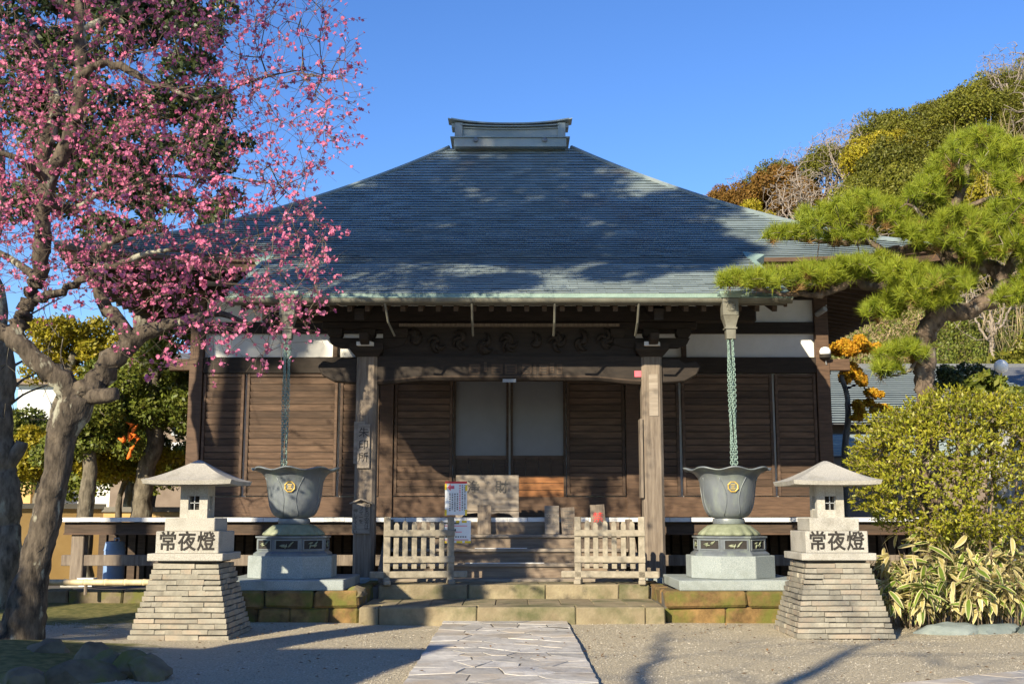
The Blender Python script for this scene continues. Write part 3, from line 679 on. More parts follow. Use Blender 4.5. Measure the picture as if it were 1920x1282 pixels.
# ---------------------------------------------------------------- stone lanterns
def lantern(x, y, seed, label):
    r = random.Random(seed)
    root = empty('stone_lantern', (x, y, 0), 0, label, 'lantern', 'pair of stone lanterns before the hall')
    n = 14; hs = .968 / n
    core = MB().rings([[(a * q, b * q, z) for a, b in ((-1, -1), (1, -1), (1, 1), (-1, 1))] for q, z in ((.63, 0), (.385, .955))]).build('slate_base', 'mortar', root)
    for i in range(n):
        z0 = i * hs; hw = .66 + (.425 - .66) * (i + .5) / n
        for side in range(4):
            L0, L1 = (-hw, hw) if side % 2 == 0 else (-hw + .12, hw - .12)
            cuts = [L0]; 
            while cuts[-1] < L1:
                w = r.choice([.16, .25, .36, .45, .55]) * r.uniform(.85, 1.1); cuts.append(cuts[-1] + w)
            cuts[-1] = L1
            if len(cuts) > 2 and cuts[-1] - cuts[-2] < .09: cuts.pop(-2)
            for a, c in zip(cuts, cuts[1:]):
                o = r.uniform(-.012, .014); hh = hs - r.uniform(.006, .016); t = r.uniform(-.006, .006)
                q = [(a + .003, -hw - o + r.uniform(-.006, .006)), (c - .003, -hw - o + r.uniform(-.006, .006)), (c - .003, -hw + .125), (a + .003, -hw + .125)]
                rot = side * math.pi / 2; cs, sn = math.cos(rot), math.sin(rot)
                V = [(px * cs - py * sn, px * sn + py * cs, z) for z in (z0 + .002, z0 + hh + t) for px, py in q]
                V = [(vx + r.uniform(-.003, .003), vy + r.uniform(-.003, .003), vz + r.uniform(-.004, .004)) for vx, vy, vz in V]
                MB().add(V, [(3, 2, 1, 0), (4, 5, 6, 7), (0, 1, 5, 4), (1, 2, 6, 5), (2, 3, 7, 6), (3, 0, 4, 7)]).build('slate', 'slate', core)
    def sq(name, w, z0, z1, parent=root, m='granite'): return MB().box(-w, w, -w, w, z0, z1).build(name, m, parent, bevel=.008)
    sq('neck_slab', .39, .97, 1.0, m='mortar')
    sq('ledge', .5, 1.0, 1.095); ins = sq('inscription_block', .42, 1.095, 1.385); sq('upper_block', .335, 1.385, 1.56)
    for k, ch in enumerate('常夜燈'): text('carved_letter', ch, 'ink', .265, ins, (-.26 + .255 * k, -.4215, 1.238), (R(90), 0, 0), .001, .006, squash=.92)
    # lamp chamber with four small windows
    h = empty('lamp_chamber', (0, 0, 0), parent=root); w = .185; o = .075
    for a, c, e, f in ((-w, -o, -w, -o), (o, w, -w, -o), (-w, -o, o, w), (o, w, o, w)): MB().box(a, c, e, f, 1.56, 2.02).build('chamber_post', 'granite', h)
    for side in range(4):
        rot = side * math.pi / 2; M_ = Matrix.Rotation(rot, 4, 'Z')
        for z0, z1 in ((1.56, 1.67), (1.855, 2.02)): b = MB().box(-o + .0005, o - .0005, -w + .002, -o, z0, z1); b.V = [tuple(M_ @ Vector(v)) for v in b.V]; b.build('chamber_wall', 'granite', h)
        for vb in ((-.006, .006, 1.67, 1.855), (-o, o, 1.757, 1.768), (-o, -o + .01, 1.67, 1.855), (o - .01, o, 1.67, 1.855)):
            b = MB().box(vb[0], vb[1], -w + .03, -w + .04, vb[2], vb[3]); b.V = [tuple(M_ @ Vector(v)) for v in b.V]; b.build('window_bar', 'grey_metal', h)
    MB().box(-.06, .06, -.06, .06, 1.561, 2.0).build('chamber_core', 'ink', h)
    # roof: concave pyramid
    rs = []; N = 8
    def ring(hw, z, up):
        out = []
        for s in range(4):
            for t in range(N):
                u = -1 + 2 * t / N; p = Vector((u * hw, -hw, 0)); p.rotate(Matrix.Rotation(s * math.pi / 2, 3, 'Z')); out.append((p.x, p.y, z + up * abs(u) ** 3))
        return out
    rs.append(ring(.2, 2.02, 0)); rs.append(ring(.58, 2.0, .012)); rs.append(ring(.6, 2.055, .015))
    for i in range(1, 9):
        t = i / 8; rs.append(ring(.6 * (1 - t) + .05 * t, 2.057 + .275 * (t ** 1.35), .015 * (1 - t)))
    rs.append(ring(.02, 2.345, 0))
    MB().rings(rs).build('cap_roof', 'granite', root, smooth=True)
    return root
lantern(-4.32, 15.55, 11, 'stone lantern on stepped slate base, left of the path beside the plum tree')
lantern(4.38, 15.75, 12, 'stone lantern on stepped slate base, right of the path beside the round bush')

# ---------------------------------------------------------------- bronze lotus basins
def octo(a, z, rot=22.5): return [(a / math.cos(R(22.5)) * math.cos(R(rot + 45 * i)), a / math.cos(R(22.5)) * math.sin(R(rot + 45 * i)), z) for i in range(8)]
def basin():
    root = empty('lotus_basin', (0, 0, .47)); z = -.47
    MB().add(*(lambda b: (b.V, b.F))(stone_block(-.95, .95, -.93, .95, .0, .155, 77, .006))).build('granite_slab', 'granite_blue', root, bevel=.012)
    MB().rings([octo(.66, .155), octo(.66, .5)]).build('granite_plinth', 'granite_blue', root, bevel=.008)
    pl = MB().rings([octo(.585, .5), octo(.585, .53), octo(.53, .57), octo(.53, .76), octo(.56, .775), octo(.56, .8), octo(.3, .81)]).build('bronze_plinth', 'bronze', root)
    r = random.Random(4)
    for i in range(8):                                   # framed panels with a small relief
        M_ = Matrix.Rotation(R(45 * i), 4, 'Z'); w, zz0, zz1 = .17, .605, .735
        for a in ((-w - .02, w + .02, zz1, zz1 + .018), (-w - .02, w + .02, zz0 - .018, zz0), (-w - .02, -w, zz0, zz1), (w, w + .02, zz0, zz1)):
            b = MB().box(a[0], a[1], -.545, -.531, a[2], a[3]); b.V = [tuple(M_ @ Vector(v)) for v in b.V]; b.build('panel_frame', 'bronze', pl)
        b = MB().box(-w, w, -.533, -.5305, zz0, zz1); b.V = [tuple(M_ @ Vector(v)) for v in b.V]; b.build('panel', 'ink', pl)
        b = MB()
        for q in range(5):
            a = r.uniform(-.08, .08); c = r.uniform(zz0 + .035, zz1 - .035); b.tube([(a + .05 * t * math.cos(q * 1.3), -.538, c + .035 * t * math.sin(q * 1.7)) for t in (-1, 0, 1)], [.006, .014, .006], 6)
        b.V = [tuple(M_ @ Vector(v)) for v in b.V]; b.build('relief', 'bronze_green', pl, smooth='all')
    def flute(r_, z_, w): return (r_ * (1 + .13 * abs(math.sin(8 * w)) * (z_ < .97) * (1.0 - z_) / .2), z_)
    MB().lathe([(.3, .8), (.43, .81), (.45, .83), (.425, .87), (.38, .92), (.33, .965), (.25, .985), (.18, .99)], 84, f=flute).build('lotus_base', 'bronze_green', root, smooth='all')
    MB().lathe([(.18, .985), (.245, .99), (.26, 1.03), (.245, 1.075), (.18, 1.08)], 40).build('neck_ring', 'bronze', root, smooth=True)
    def wav(r_, z_, w):
        k = max(0, (z_ - 1.72) / .17); return (r_ * (1 + .035 * k * math.cos(8 * w)), z_ + .028 * k * math.cos(8 * w))
    out = [(.2, 1.075), (.27, 1.09), (.325, 1.13), (.365, 1.2), (.395, 1.3), (.415, 1.42), (.432, 1.55), (.45, 1.65), (.48, 1.725), (.53, 1.79), (.595, 1.83), (.65, 1.845), (.69, 1.842), (.695, 1.862), (.65, 1.866), (.58, 1.85), (.505, 1.79), (.455, 1.7), (.41, 1.5), (.38, 1.3), (.3, 1.14), (.05, 1.12)]
    body = MB().lathe(out, 96, f=wav).build('bowl', 'bronze', root, smooth='all')
    def rad(z_):
        for (r0, a), (r1, b_) in zip(out, out[1:]):
            if a <= z_ <= b_: return r0 + (r1 - r0) * (z_ - a) / (b_ - a)
        return .25
    for i in range(8):                                   # raised edges of the petals
        w0 = R(45 * i + 22.5 - 90)
        for sgn in (-1, 1):
            pts = []
            for t in np.linspace(0, 1, 12):
                zz = 1.12 + .6 * t; ww = w0 + R(9 * math.sin(t * math.pi * 1.15)) * (1 if i % 2 else -1)
                rr = rad(zz) + .003; pts.append((rr * math.cos(ww), rr * math.sin(ww), zz))
            if sgn > 0: MB().tube(pts, .0085, 5).build('petal_edge', 'bronze', body, smooth='all')
    # gold crest
    zc, yc = 1.57, -.445; e = empty('crest', (0, 0, 0), parent=root)
    oc = [(.082 * math.cos(R(22.5 + 45 * i)), .082 * math.sin(R(22.5 + 45 * i))) for i in range(9)]
    MB().tube([(a, yc, zc + b) for a, b in oc], .012, 6).build('crest_rim', 'gold', e)
    for dz, w in ((-.032, .036), (0, .024), (.032, .036)): MB().box(-w, w, yc - .006, yc + .02, zc + dz - .006, zc + dz + .006).build('crest_bar', 'gold', e)
    return root
b0 = basin(); b0.location = (-3.5, 18.22, .47); tag(b0, 'bronze lotus rain basin on octagonal granite plinth, left of the stairs', 'basin', 'pair of bronze rain basins')
b1 = copy_tree(b0); b1.location = (3.48, 18.22, .47); tag(b1, 'bronze lotus rain basin on octagonal granite plinth, right of the stairs', 'basin')

def chain(x, y, z1, z0, label):
    m = MB(); r = random.Random(int(x * 10)); n = int((z1 - z0) / .042)
    for st in range(4):
        w0 = st * math.pi / 2 + .4
        for i in range(n):
            z = z1 - (i + .5) * (z1 - z0) / n; rr = .05 - .012 * i / n; w = w0 + .05 * i; c = Vector((rr * math.cos(w), rr * math.sin(w), z))
            ax = Vector((math.cos(i * 1.57 + w), math.sin(i * 1.57 + w), 0)); pts = [c + ax * .021 * math.cos(t) + Vector((0, 0, .033 * math.sin(t))) for t in [k * math.pi / 4 for k in range(9)]]
            m.tube([p - Vector((0, 0, 0)) for p in pts], .0062, 4, False)
    root = empty('rain_chain', (x, y, z0), 0, label, 'chain', 'pair of rain chains'); o = m.build('chain_links', 'chain', root, (0, 0, z0), smooth='all'); tag(o, kind='stuff')
chain(HX - 3.68, 18.39, 4.5, 2.0, 'verdigris rain chain hanging from the gutter into the left bronze basin')
chain(HX + 3.68, 18.39, 4.5, 2.0, 'verdigris rain chain hanging from the gutter into the right bronze basin')

# ---------------------------------------------------------------- small wooden barriers, signs, box
def barrier(x, y, rz, label, seed):
    root = empty('picket_barrier', (x, y, .47), rz, label, 'barrier', 'pair of low picket barriers at the stairs'); r = random.Random(seed); w = .53
    for sx in (-1, 1):
        MB().box(sx * w - .055, sx * w + .055, -.05, .05, .06, 1.1).build('post', 'wood_pale', root, bevel=.008)
        MB().box(sx * w - .06, sx * w + .06, -.25, .25, .0, .075).build('foot', 'wood_pale', root, bevel=.015)
    MB().box(-w - .28, w + .28, -.05, .05, .1, .21).build('base_beam', 'wood_pale', root, bevel=.012)
    for z in (.4, .83): MB().box(-w - .06, w + .06, -.075, -.03, z - .05, z + .055).build('rail', 'wood_pale', root, bevel=.006)
    for k in range(6):
        a = -w + .15 + k * .152 ; h = 1.0 + r.uniform(-.02, .02); t = r.uniform(-.008, .008)
        MB().rings([[(a - .043 + d, yy, zz) for d, zz in ((0, .25), (.086, .25), (.086 + t, h - .02), (.06 + t, h + .02), (.02 + t, h + .02), (t, h - .03))] for yy in (-.028, -.002)]).build('picket', 'wood_pale', root, bevel=.004)
    return root
barrier(-1.55, 18.95, R(9), 'low weathered picket barrier left of the stairs, under the white notices', 1)
barrier(1.63, 18.98, R(-7), 'low weathered picket barrier right of the stairs, beside the right porch column', 2)

def notice():
    p = P(855, 935, 19.05); s = empty('arrow_notice', (p.x, 19.05, 1.7), R(3), 'white notice with red arrow and red top edge above the left picket barrier', 'sign')
    MB().box(-.185, .185, 0, .012, -.1, .46).build('sheet', 'sign_white', s)
    MB().box(-.185, .185, -.004, -.001, .425, .46).build('red_edge', 'red', s)
    MB().add([(-.15, -.004, .36), (-.09, -.004, .42), (-.09, -.004, .385), (-.03, -.004, .385), (-.03, -.004, .335), (-.09, -.004, .335), (-.09, -.004, .3)], [(0, 6, 5, 4, 3, 2, 1)]).build('arrow', 'pinkred', s)
    for a, z in ((-.17, -.06), (.17, -.06), (.172, .35), (-.172, .37)): MB().box(a - .016, a + .016, -.005, -.002, z - .05, z + .05).build('tape', 'yellow', s)
    r = random.Random(1)
    for col in range(7):
        xx = .15 - col * .042; z = .4
        if col > 2: z = .26
        while z > -.02:
            h = r.uniform(.012, .026); MB().box(xx - .011, xx + .011, -.0035, -.0015, z - h, z).build('print', 'pinkred' if col in (2,) else 'ink_faded', s); z -= h + r.uniform(.01, .02)
    q = P(856, 977, 19.02); t = empty('lined_notice', (q.x, 19.02, 1.32), R(2), 'white notice with red lines taped below the arrow notice', 'sign')
    MB().box(-.24, .24, 0, .012, -.18, .19).build('sheet', 'sign_white', t)
    for z, a, c in ((.1, -.2, .18), (-.13, -.2, .2), (-.0, -.02, .09)): MB().box(a, c, -.004, -.001, z - .006, z + .006).build('rule', 'pinkred', t)
    for a, z, w in ((-.2, -.165, .04), (.05, -.165, .05), (.19, -.165, .05), (0.02, .17, .03), (.13, .17, .04)): MB().box(a - w, a + w, -.005, -.002, z - .018, z + .018).build('tape', 'yellow', t)
    MB().box(-.22, .04, -.004, -.002, .13, .16).build('print', 'ink_faded', t); MB().box(-.03, -.01, -.004, -.002, .01, .05).build('print', 'ink', t)
    for k in range(9): MB().box(-.18 + k * .04, -.155 + k * .04, -.004, -.002, -.09, -.07).build('print', 'ink_faded', t)
notice()

def offertory():
    p = P(914, 935, 21.6); b = empty('offertory_box', (p.x, 21.75, 1.55), 0, 'wooden offertory box with carved lettering on its face at the top of the stairs', 'box')
    MB().box(-.6, .6, -.25, -.22, .12, .8).build('face_board', 'wood_board', b, bevel=.008)
    MB().box(-.58, .58, -.22, .3, .08, .74).build('box_body', 'wood_dark', b)
    pts = [(-.6, .0), (-.5, .0), (-.42, .07), (-.2, .09), (0, .045), (.2, .09), (.42, .07), (.5, .0), (.6, .0), (.6, .115), (-.6, .115)]
    MB().rings([[(x, y, z) for x, z in pts] for y in (-.25, -.2)]).build('carved_foot', 'wood_board', b)
    for k in range(7): MB().box(-.58 + k * .166, -.5 + k * .166, -.2, .3, .745, .79).build('lid_slat', 'wood_dark', b)
    text('carved_letter', '浄', 'ink_faded', .26, b, (-.27, -.2515, .56), (R(90), 0, 0), .002, .004); text('carved_letter', '財', 'ink_faded', .26, b, (.27, -.2515, .56), (R(90), 0, 0), .002, .004)
offertory()

def plaque(px, py, Y, w, h, z, tilt, body, m, label, ink='ink_faded', rx=R(-10)):
    p = P(px, py, Y); b = empty('wooden_plaque', (p.x, Y, z), 0, label, 'plaque', 'wooden plaques on the stairs'); b.rotation_euler = (rx, tilt, 0)
    MB().box(-w / 2, w / 2, 0, .03, 0, h).build('board', m, b, bevel=.004)
    if body:
        cols = body.split('|')
        for i, c in enumerate(cols):
            n = len(c); s = min(h * .8 / n, w * .8 / len(cols))
            for k, ch in enumerate(c): text('brush_letter', ch, ink, s * .95, b, ((len(cols) - 1) / 2 * s * 1.1 - i * s * 1.1, -.001, h * .5 + (n / 2 - k - .5) * s), (R(90), 0, 0), .001)
plaque(908, 975, 20.98, .25, .54, 1.25, 0, '', 'wood_column', 'grey wooden plaque leaning below the offertory box')
plaque(1035, 975, 20.98, .27, .53, 1.25, 0, '奉納|文殊', 'wood_board', 'brush written wooden plaque, nearest the offertory box on its right')
plaque(1067, 975, 20.98, .26, .5, 1.25, R(-3), '三宝', 'wood_column', 'dark wooden plaque with large brush strokes beside the right picket barrier')
plaque(1123, 975, 20.98, .27, .5, 1.3, R(-3), '禁', 'wood_column', 'wooden plaque with red mark behind the right picket barrier', 'red')

def column_signs():
    x = HX - 2.57 + .0; y = 20.2 - .2
    s = empty('name_plank', (x - .02, y - .02, 2.42), 0, 'narrow wooden plank with black lettering on the left porch column', 'sign')
    MB().box(-.11, .11, -.012, .012, 0, .78).build('plank', 'wood_board', s, bevel=.004)
    for k, c in enumerate('朱印所'): text('brush_letter', c, 'ink', .19, s, (0, -.0135, .62 - k * .22), (R(90), 0, 0), .001)
    t = empty('roofed_notice', (x - .04, y - .02, 1.28), 0, 'small roofed white board with handwriting low on the left porch column', 'sign')
    MB().box(-.155, .155, -.012, .012, 0, .52).build('board', 'wood_board', t)
    for sx in (-1, 1): MB().beam((0, -.02, .6), (sx * .2, -.02, .52), .07, .025).build('little_roof', 'wood_board', t)
    for i, c in enumerate(('御朱印の方は', 'ブザーを', '押して下さい')):
        for k, ch in enumerate(c): text('brush_letter', ch, 'ink', .082, t, (.1 - i * .1, -.0135, .46 - .04 * i - k * .072), (R(90), 0, 0), .001)
column_signs()

# fittings at the right corner of the hall
c = P(1547, 660, 23.25); l = empty('wall_lamp', (c.x, c.y, c.z), 0, 'white globe lamp on bracket at the right corner post of the hall', 'lamp')
MB().lathe([(.02, -.1), (.08, -.08), (.115, -.02), (.115, .03), (.08, .09), (.02, .11)], 20).build('globe', 'lamp_white', l, smooth='all')
MB().lathe([(.12, -.05), (.12, -.12), (.05, -.17), (.02, -.17)], 20).build('lamp_base', 'ink', l, smooth=True); MB().tube([(0, 0, -.15), (.03, .05, -.25), (.03, .1, -.25)], .015, 6).build('bracket', 'grey_metal', l)
c = P(1541, 583, 23.2); l = empty('security_camera', (c.x, c.y, c.z), R(-60), 'grey cylindrical camera under the right eave of the hall', 'camera')
MB().tube([(-.17, 0, -.05), (-.15, 0, -.05), (.1, 0, .03)], [.045, .06, .06], 10).build('housing', 'grey_metal', l, smooth=True); MB().tube([(.05, 0, .0), (.1, .04, .12)], .015, 6).build('bracket', 'grey_metal', l)

def bamboo_rail():
    o = empty('bamboo_rail', (-6.4, 19.6, .3), 0, 'pale bamboo pole laid along the kerb left of the lantern', 'pole'); r = random.Random(2); x = -2.6
    while x < 2.2:
        w = r.uniform(.3, .36); MB().tube([(x, 0, .16), (x + .03, 0, .16), (x + .06, 0, .16), (x + w - .02, 0, .16), (x + w, 0, .16)], [.056, .058, .052, .052, .056], 10).build('bamboo_joint', 'bamboo', o, smooth='all'); x += w
    for a in (-2.2, -.9, .4, 1.7): MB().tube([(a, .0, -.05), (a, 0, .12)], .03, 6).build('stake', 'wood_column', o)
bamboo_rail()
def odds():
    p = P(160, 1080, 21.0); b = empty('white_planter', (p.x, 21.1, .3), 0, 'small white plastic box on the ground by the veranda post at far left', 'box')
    MB().rings([[(a * q, c * q * .7, z) for a, c in ((-1, -1), (1, -1), (1, 1), (-1, 1))] for q, z in ((.12, 0), (.135, .13))]).build('tub', 'sign_white', b); MB().box(-.15, .15, -.105, .105, .13, .155).build('rim', 'sign_white', b)
    p = P(212, 1030, 22.3); b = empty('blue_barrel', (p.x, 22.4, .3), 0, 'pale blue plastic barrel under the left end of the veranda', 'barrel')
    MB().lathe([(.18, 0), (.2, .05), (.2, .3), (.21, .32), (.2, .34), (.2, .6), (.21, .62), (.2, .64), (.18, .78), (.08, .8)], 20).build('drum', 'blue_plastic', b, smooth=True)
    MB().tube([(.02, -.1, .79), (.02, -.1, .85), (.11, -.1, .85), (.11, -.1, .78)], .015, 6).build('handle', 'blue_plastic', b)
odds()

# rocks round the plum tree, and flat rocks by the bamboo grass
def rock(loc, s, seed, label, m='rock', rz=0, flat=.3):
    r = random.Random(seed); b = bmesh.new(); bmesh.ops.create_icosphere(b, subdivisions=3, radius=1)
    ph = [(Vector((r.uniform(-1, 1), r.uniform(-1, 1), r.uniform(-1, 1))).normalized(), r.uniform(.55, .9)) for _ in range(9)]
    for v in b.verts:
        d = v.co.normalized(); k = 1.
        for n, c in ph: k = min(k, c / max(.01, d.dot(n))) if d.dot(n) > .3 else k
        k *= 1 + .1 * mnoise.noise(d * 2.2 + Vector((seed, 0, 0))) + .06 * mnoise.noise(d * 6 + Vector((seed, 0, 0))) + .03 * mnoise.noise(d * 14); v.co = Vector((d.x * s[0], d.y * s[1], max(-flat, d.z) * s[2])) * k
    me = bpy.data.meshes.new('rock'); b.to_mesh(me); b.free(); me.polygons.foreach_set('use_smooth', [True] * len(me.polygons)); me.set_sharp_from_angle(angle=R(24))
    tag(link('rock', me, m, None, loc, (0, 0, rz)), label, 'rock', 'garden rocks')
for i, (px, py, Y, s, lb) in enumerate((
    (85, 1222, 12.9, (.33, .25, .25), 'brown rounded rock standing right beside the plum trunk'),
    (170, 1228, 12.3, (.3, .24, .26), 'pointed mossy rock in the middle of the row by the plum tree'),
    (205, 1240, 12.0, (.25, .25, .22), 'dark rock just right of the pointed mossy rock'),
    (240, 1262, 11.5, (.34, .3, .26), 'wide dark rock at the front of the row by the plum tree'),
    (282, 1265, 11.4, (.25, .3, .25), 'dark rock at the right end of the row by the plum tree'),
    (262, 1240, 12.0, (.18, .2, .2), 'small dark rock behind the right end of the row'),
    (150, 1275, 11.2, (.5, .3, .2), 'low flat dark rock at the bottom edge of the picture'),
    (40, 1290, 11.0, (.35, .3, .18), 'low dark rock in the bottom left corner'))):
    p = P(px, py, Y); s = tuple(v * .88 for v in s); rock((p.x, Y, .05), s, 20 + i, lb, 'rock', i * 1.1)
for i, (px, Y, s, lb) in enumerate(((1775, 15.9, (.5, .3, .16), 'flat blue green rock below the variegated bamboo grass'), (1868, 15.9, (.42, .3, .17), 'flat blue green rock right of the other, at the picture edge'), (1940, 15.8, (.4, .3, .16), 'flat rock cut by the right picture edge'))):
    p = P(px, 1150, Y); rock((p.x, Y, .0), s, 60 + i, lb, 'rock_blue', i * .4)
def tilted_stone():
    p = P(668, 1118, 17.3); rock((p.x - .0, 17.35, .42), (.2, .15, .13), 91, 'small lichened stone on the left podium edge beside the steps', 'rock', .5)
tilted_stone()
# ---------------------------------------------------------------- trees
class Tree:
    """skeleton of nodes; attractors are joined to the nearest node, radii follow the pipe rule"""
    def __init__(s, seed=1): s.p = []; s.par = []; s.fix = []; s.r = random.Random(seed); s.step = .14
    def limb(s, pts, rad, start=None, wob=.0):
        pts = [Vector(p) for p in pts]; out = []
        prev = s.near(pts[0]) if start is None and s.p else start
        ids = []
        for i in range(len(pts) - 1):                # Catmull-Rom
            p0, p1, p2, p3 = pts[max(i - 1, 0)], pts[i], pts[i + 1], pts[min(i + 2, len(pts) - 1)]
            n = max(2, int((p2 - p1).length / s.step))
            for k in range(n + (i == len(pts) - 2)):
                t = k / n; q = .5 * ((2 * p1) + (p2 - p0) * t + (2 * p0 - 5 * p1 + 4 * p2 - p3) * t * t + (3 * p1 - p0 - 3 * p2 + p3) * t ** 3)
                f = (i + t) / (len(pts) - 1) * (len(rad) - 1); j = min(int(f), len(rad) - 2); rr = rad[j] + (rad[j + 1] - rad[j]) * (f - j)
                q = q + Vector((s.r.gauss(0, 1), s.r.gauss(0, 1), s.r.gauss(0, 1))) * wob * rr
                q = q + mnoise.noise_vector(q * 2.3) * wob * .45 * min(1, rr / .05) * (0 if i == 0 and k == 0 else 1)
                s.p.append(q); s.par.append(-1 if prev is None else prev); s.fix.append(rr); prev = len(s.p) - 1; ids.append(prev)
        return ids
    def near(s, q): return min(range(len(s.p)), key=lambda i: (s.p[i] - q).length)
    def attract(s, A, step=.2, bend=.25, minr=.006, maxr=9., up=0.):
        Pn = np.array([tuple(p) for p in s.p]); A = [Vector(a) for a in A]
        d0 = [np.min(np.sum((Pn - np.array(a)) ** 2, 1)) for a in A]; order = np.argsort(d0); base = len(s.p)
        buf = np.zeros((len(s.p) + len(A) * 14 + 1000, 3)); buf[:len(s.p)] = Pn; n = len(s.p); tips = []
        for k in order:
            a = A[k]; d = np.sqrt(np.sum((buf[:n] - np.array(a)) ** 2, 1)); i = int(np.argmin(d)); L = d[i]
            if L < .04 or L > maxr: continue
            p = s.p[i]; m = min(10, max(1, int(L / step))); ctrl = p.lerp(a, .5) + Vector((s.r.uniform(-1, 1), s.r.uniform(-1, 1), s.r.uniform(-1, 1) - up)) * bend * L
            prev = i
            for j in range(1, m + 1):
                t = j / m; q = p * (1 - t) ** 2 + ctrl * 2 * t * (1 - t) + a * t * t
                if n >= len(buf): break
                s.p.append(q); s.par.append(prev); s.fix.append(0); buf[n] = q; prev = n; n += 1
            tips.append(prev)
        return tips
    def radii(s, tip=.0045, ex=2.3):
        n = len(s.p); acc = [0.] * n; kids = [[] for _ in range(n)]
        for i, q in enumerate(s.par):
            if q >= 0: kids[q].append(i)
        s.kids = kids; s.rad = [0.] * n
        for i in range(n - 1, -1, -1):
            v = sum(s.rad[k] ** ex for k in kids[i] if s.rad[k] > 0) if kids[i] else 0
            s.rad[i] = s.fix[i] if s.fix[i] else max(tip, v ** (1 / ex) if v else tip)
    def mesh(s, lo=0, hi=9, sides=8, off=(0, 0, 0), rough=0):
        m = MB(); o = Vector(off); done = set()
        for i in range(len(s.p)):
            if s.par[i] >= 0 and s.kids[s.par[i]] and s.kids[s.par[i]][0] == i and (s.fix[i] > 0) == (s.fix[s.par[i]] > 0): continue     # not a chain start
            ch = [i]; 
            while s.kids[ch[-1]]:
                k = s.kids[ch[-1]][0]
                if (s.fix[k] > 0) != (s.fix[i] > 0): break
                ch.append(k)
            pts = [s.p[k] - o for k in ch]; rr = [s.rad[k] for k in ch]
            if s.par[i] >= 0: pts.insert(0, s.p[s.par[i]] - o); rr.insert(0, min(rr[0], s.rad[s.par[i]]))
            if len(pts) < 2: continue
            mx = max(rr)
            if not (lo <= mx < hi): continue
            k0 = len(m.V); m.tube(pts, rr, sides if mx > .05 else (5 if mx > .015 else 3), mx > .03)
            if rough and mx > .05:                   # bark ridges, burls
                ns = sides
                for a in range(k0, len(m.V)):
                    c_ = pts[min((a - k0) // ns, len(pts) - 1)]; v = Vector(m.V[a]); d = v - c_; w = Vector((v.x * 14, v.y * 14, v.z * 5))
                    f = 1 + rough * (1.1 * mnoise.noise(w) + .8 * mnoise.noise(w * 2.3) + 1.2 * mnoise.noise(v * 3.1)); m.V[a] = tuple(c_ + d * f)
        return m

def flower_mesh(C, N, size):                         # five cupped petals each
    n = len(C); N = unit(N); A = unit(np.cross(N, unit(nrg.normal(size=(n, 3))))); B = np.cross(N, A); V = []; F = []
    size = np.asarray(size).reshape(-1, 1)
    V = np.empty((n, 16, 3)); V[:, 0] = C
    for k in range(5):
        for j, (w, rr, h) in enumerate(((-.62, .42, .15), (0, .5, .28), (.62, .42, .15))):
            a = 2 * math.pi * k / 5 + w * .95; V[:, 1 + k * 3 + j] = C + (A * math.cos(a) + B * math.sin(a)) * size * rr + N * size * h
    f = [(0, 1 + 3 * k, 2 + 3 * k, 3 + 3 * k) for k in range(5)]
    F = (np.arange(n)[:, None, None] * 16 + np.array(f)[None]).reshape(-1, 4)
    return V.reshape(-1, 3), F

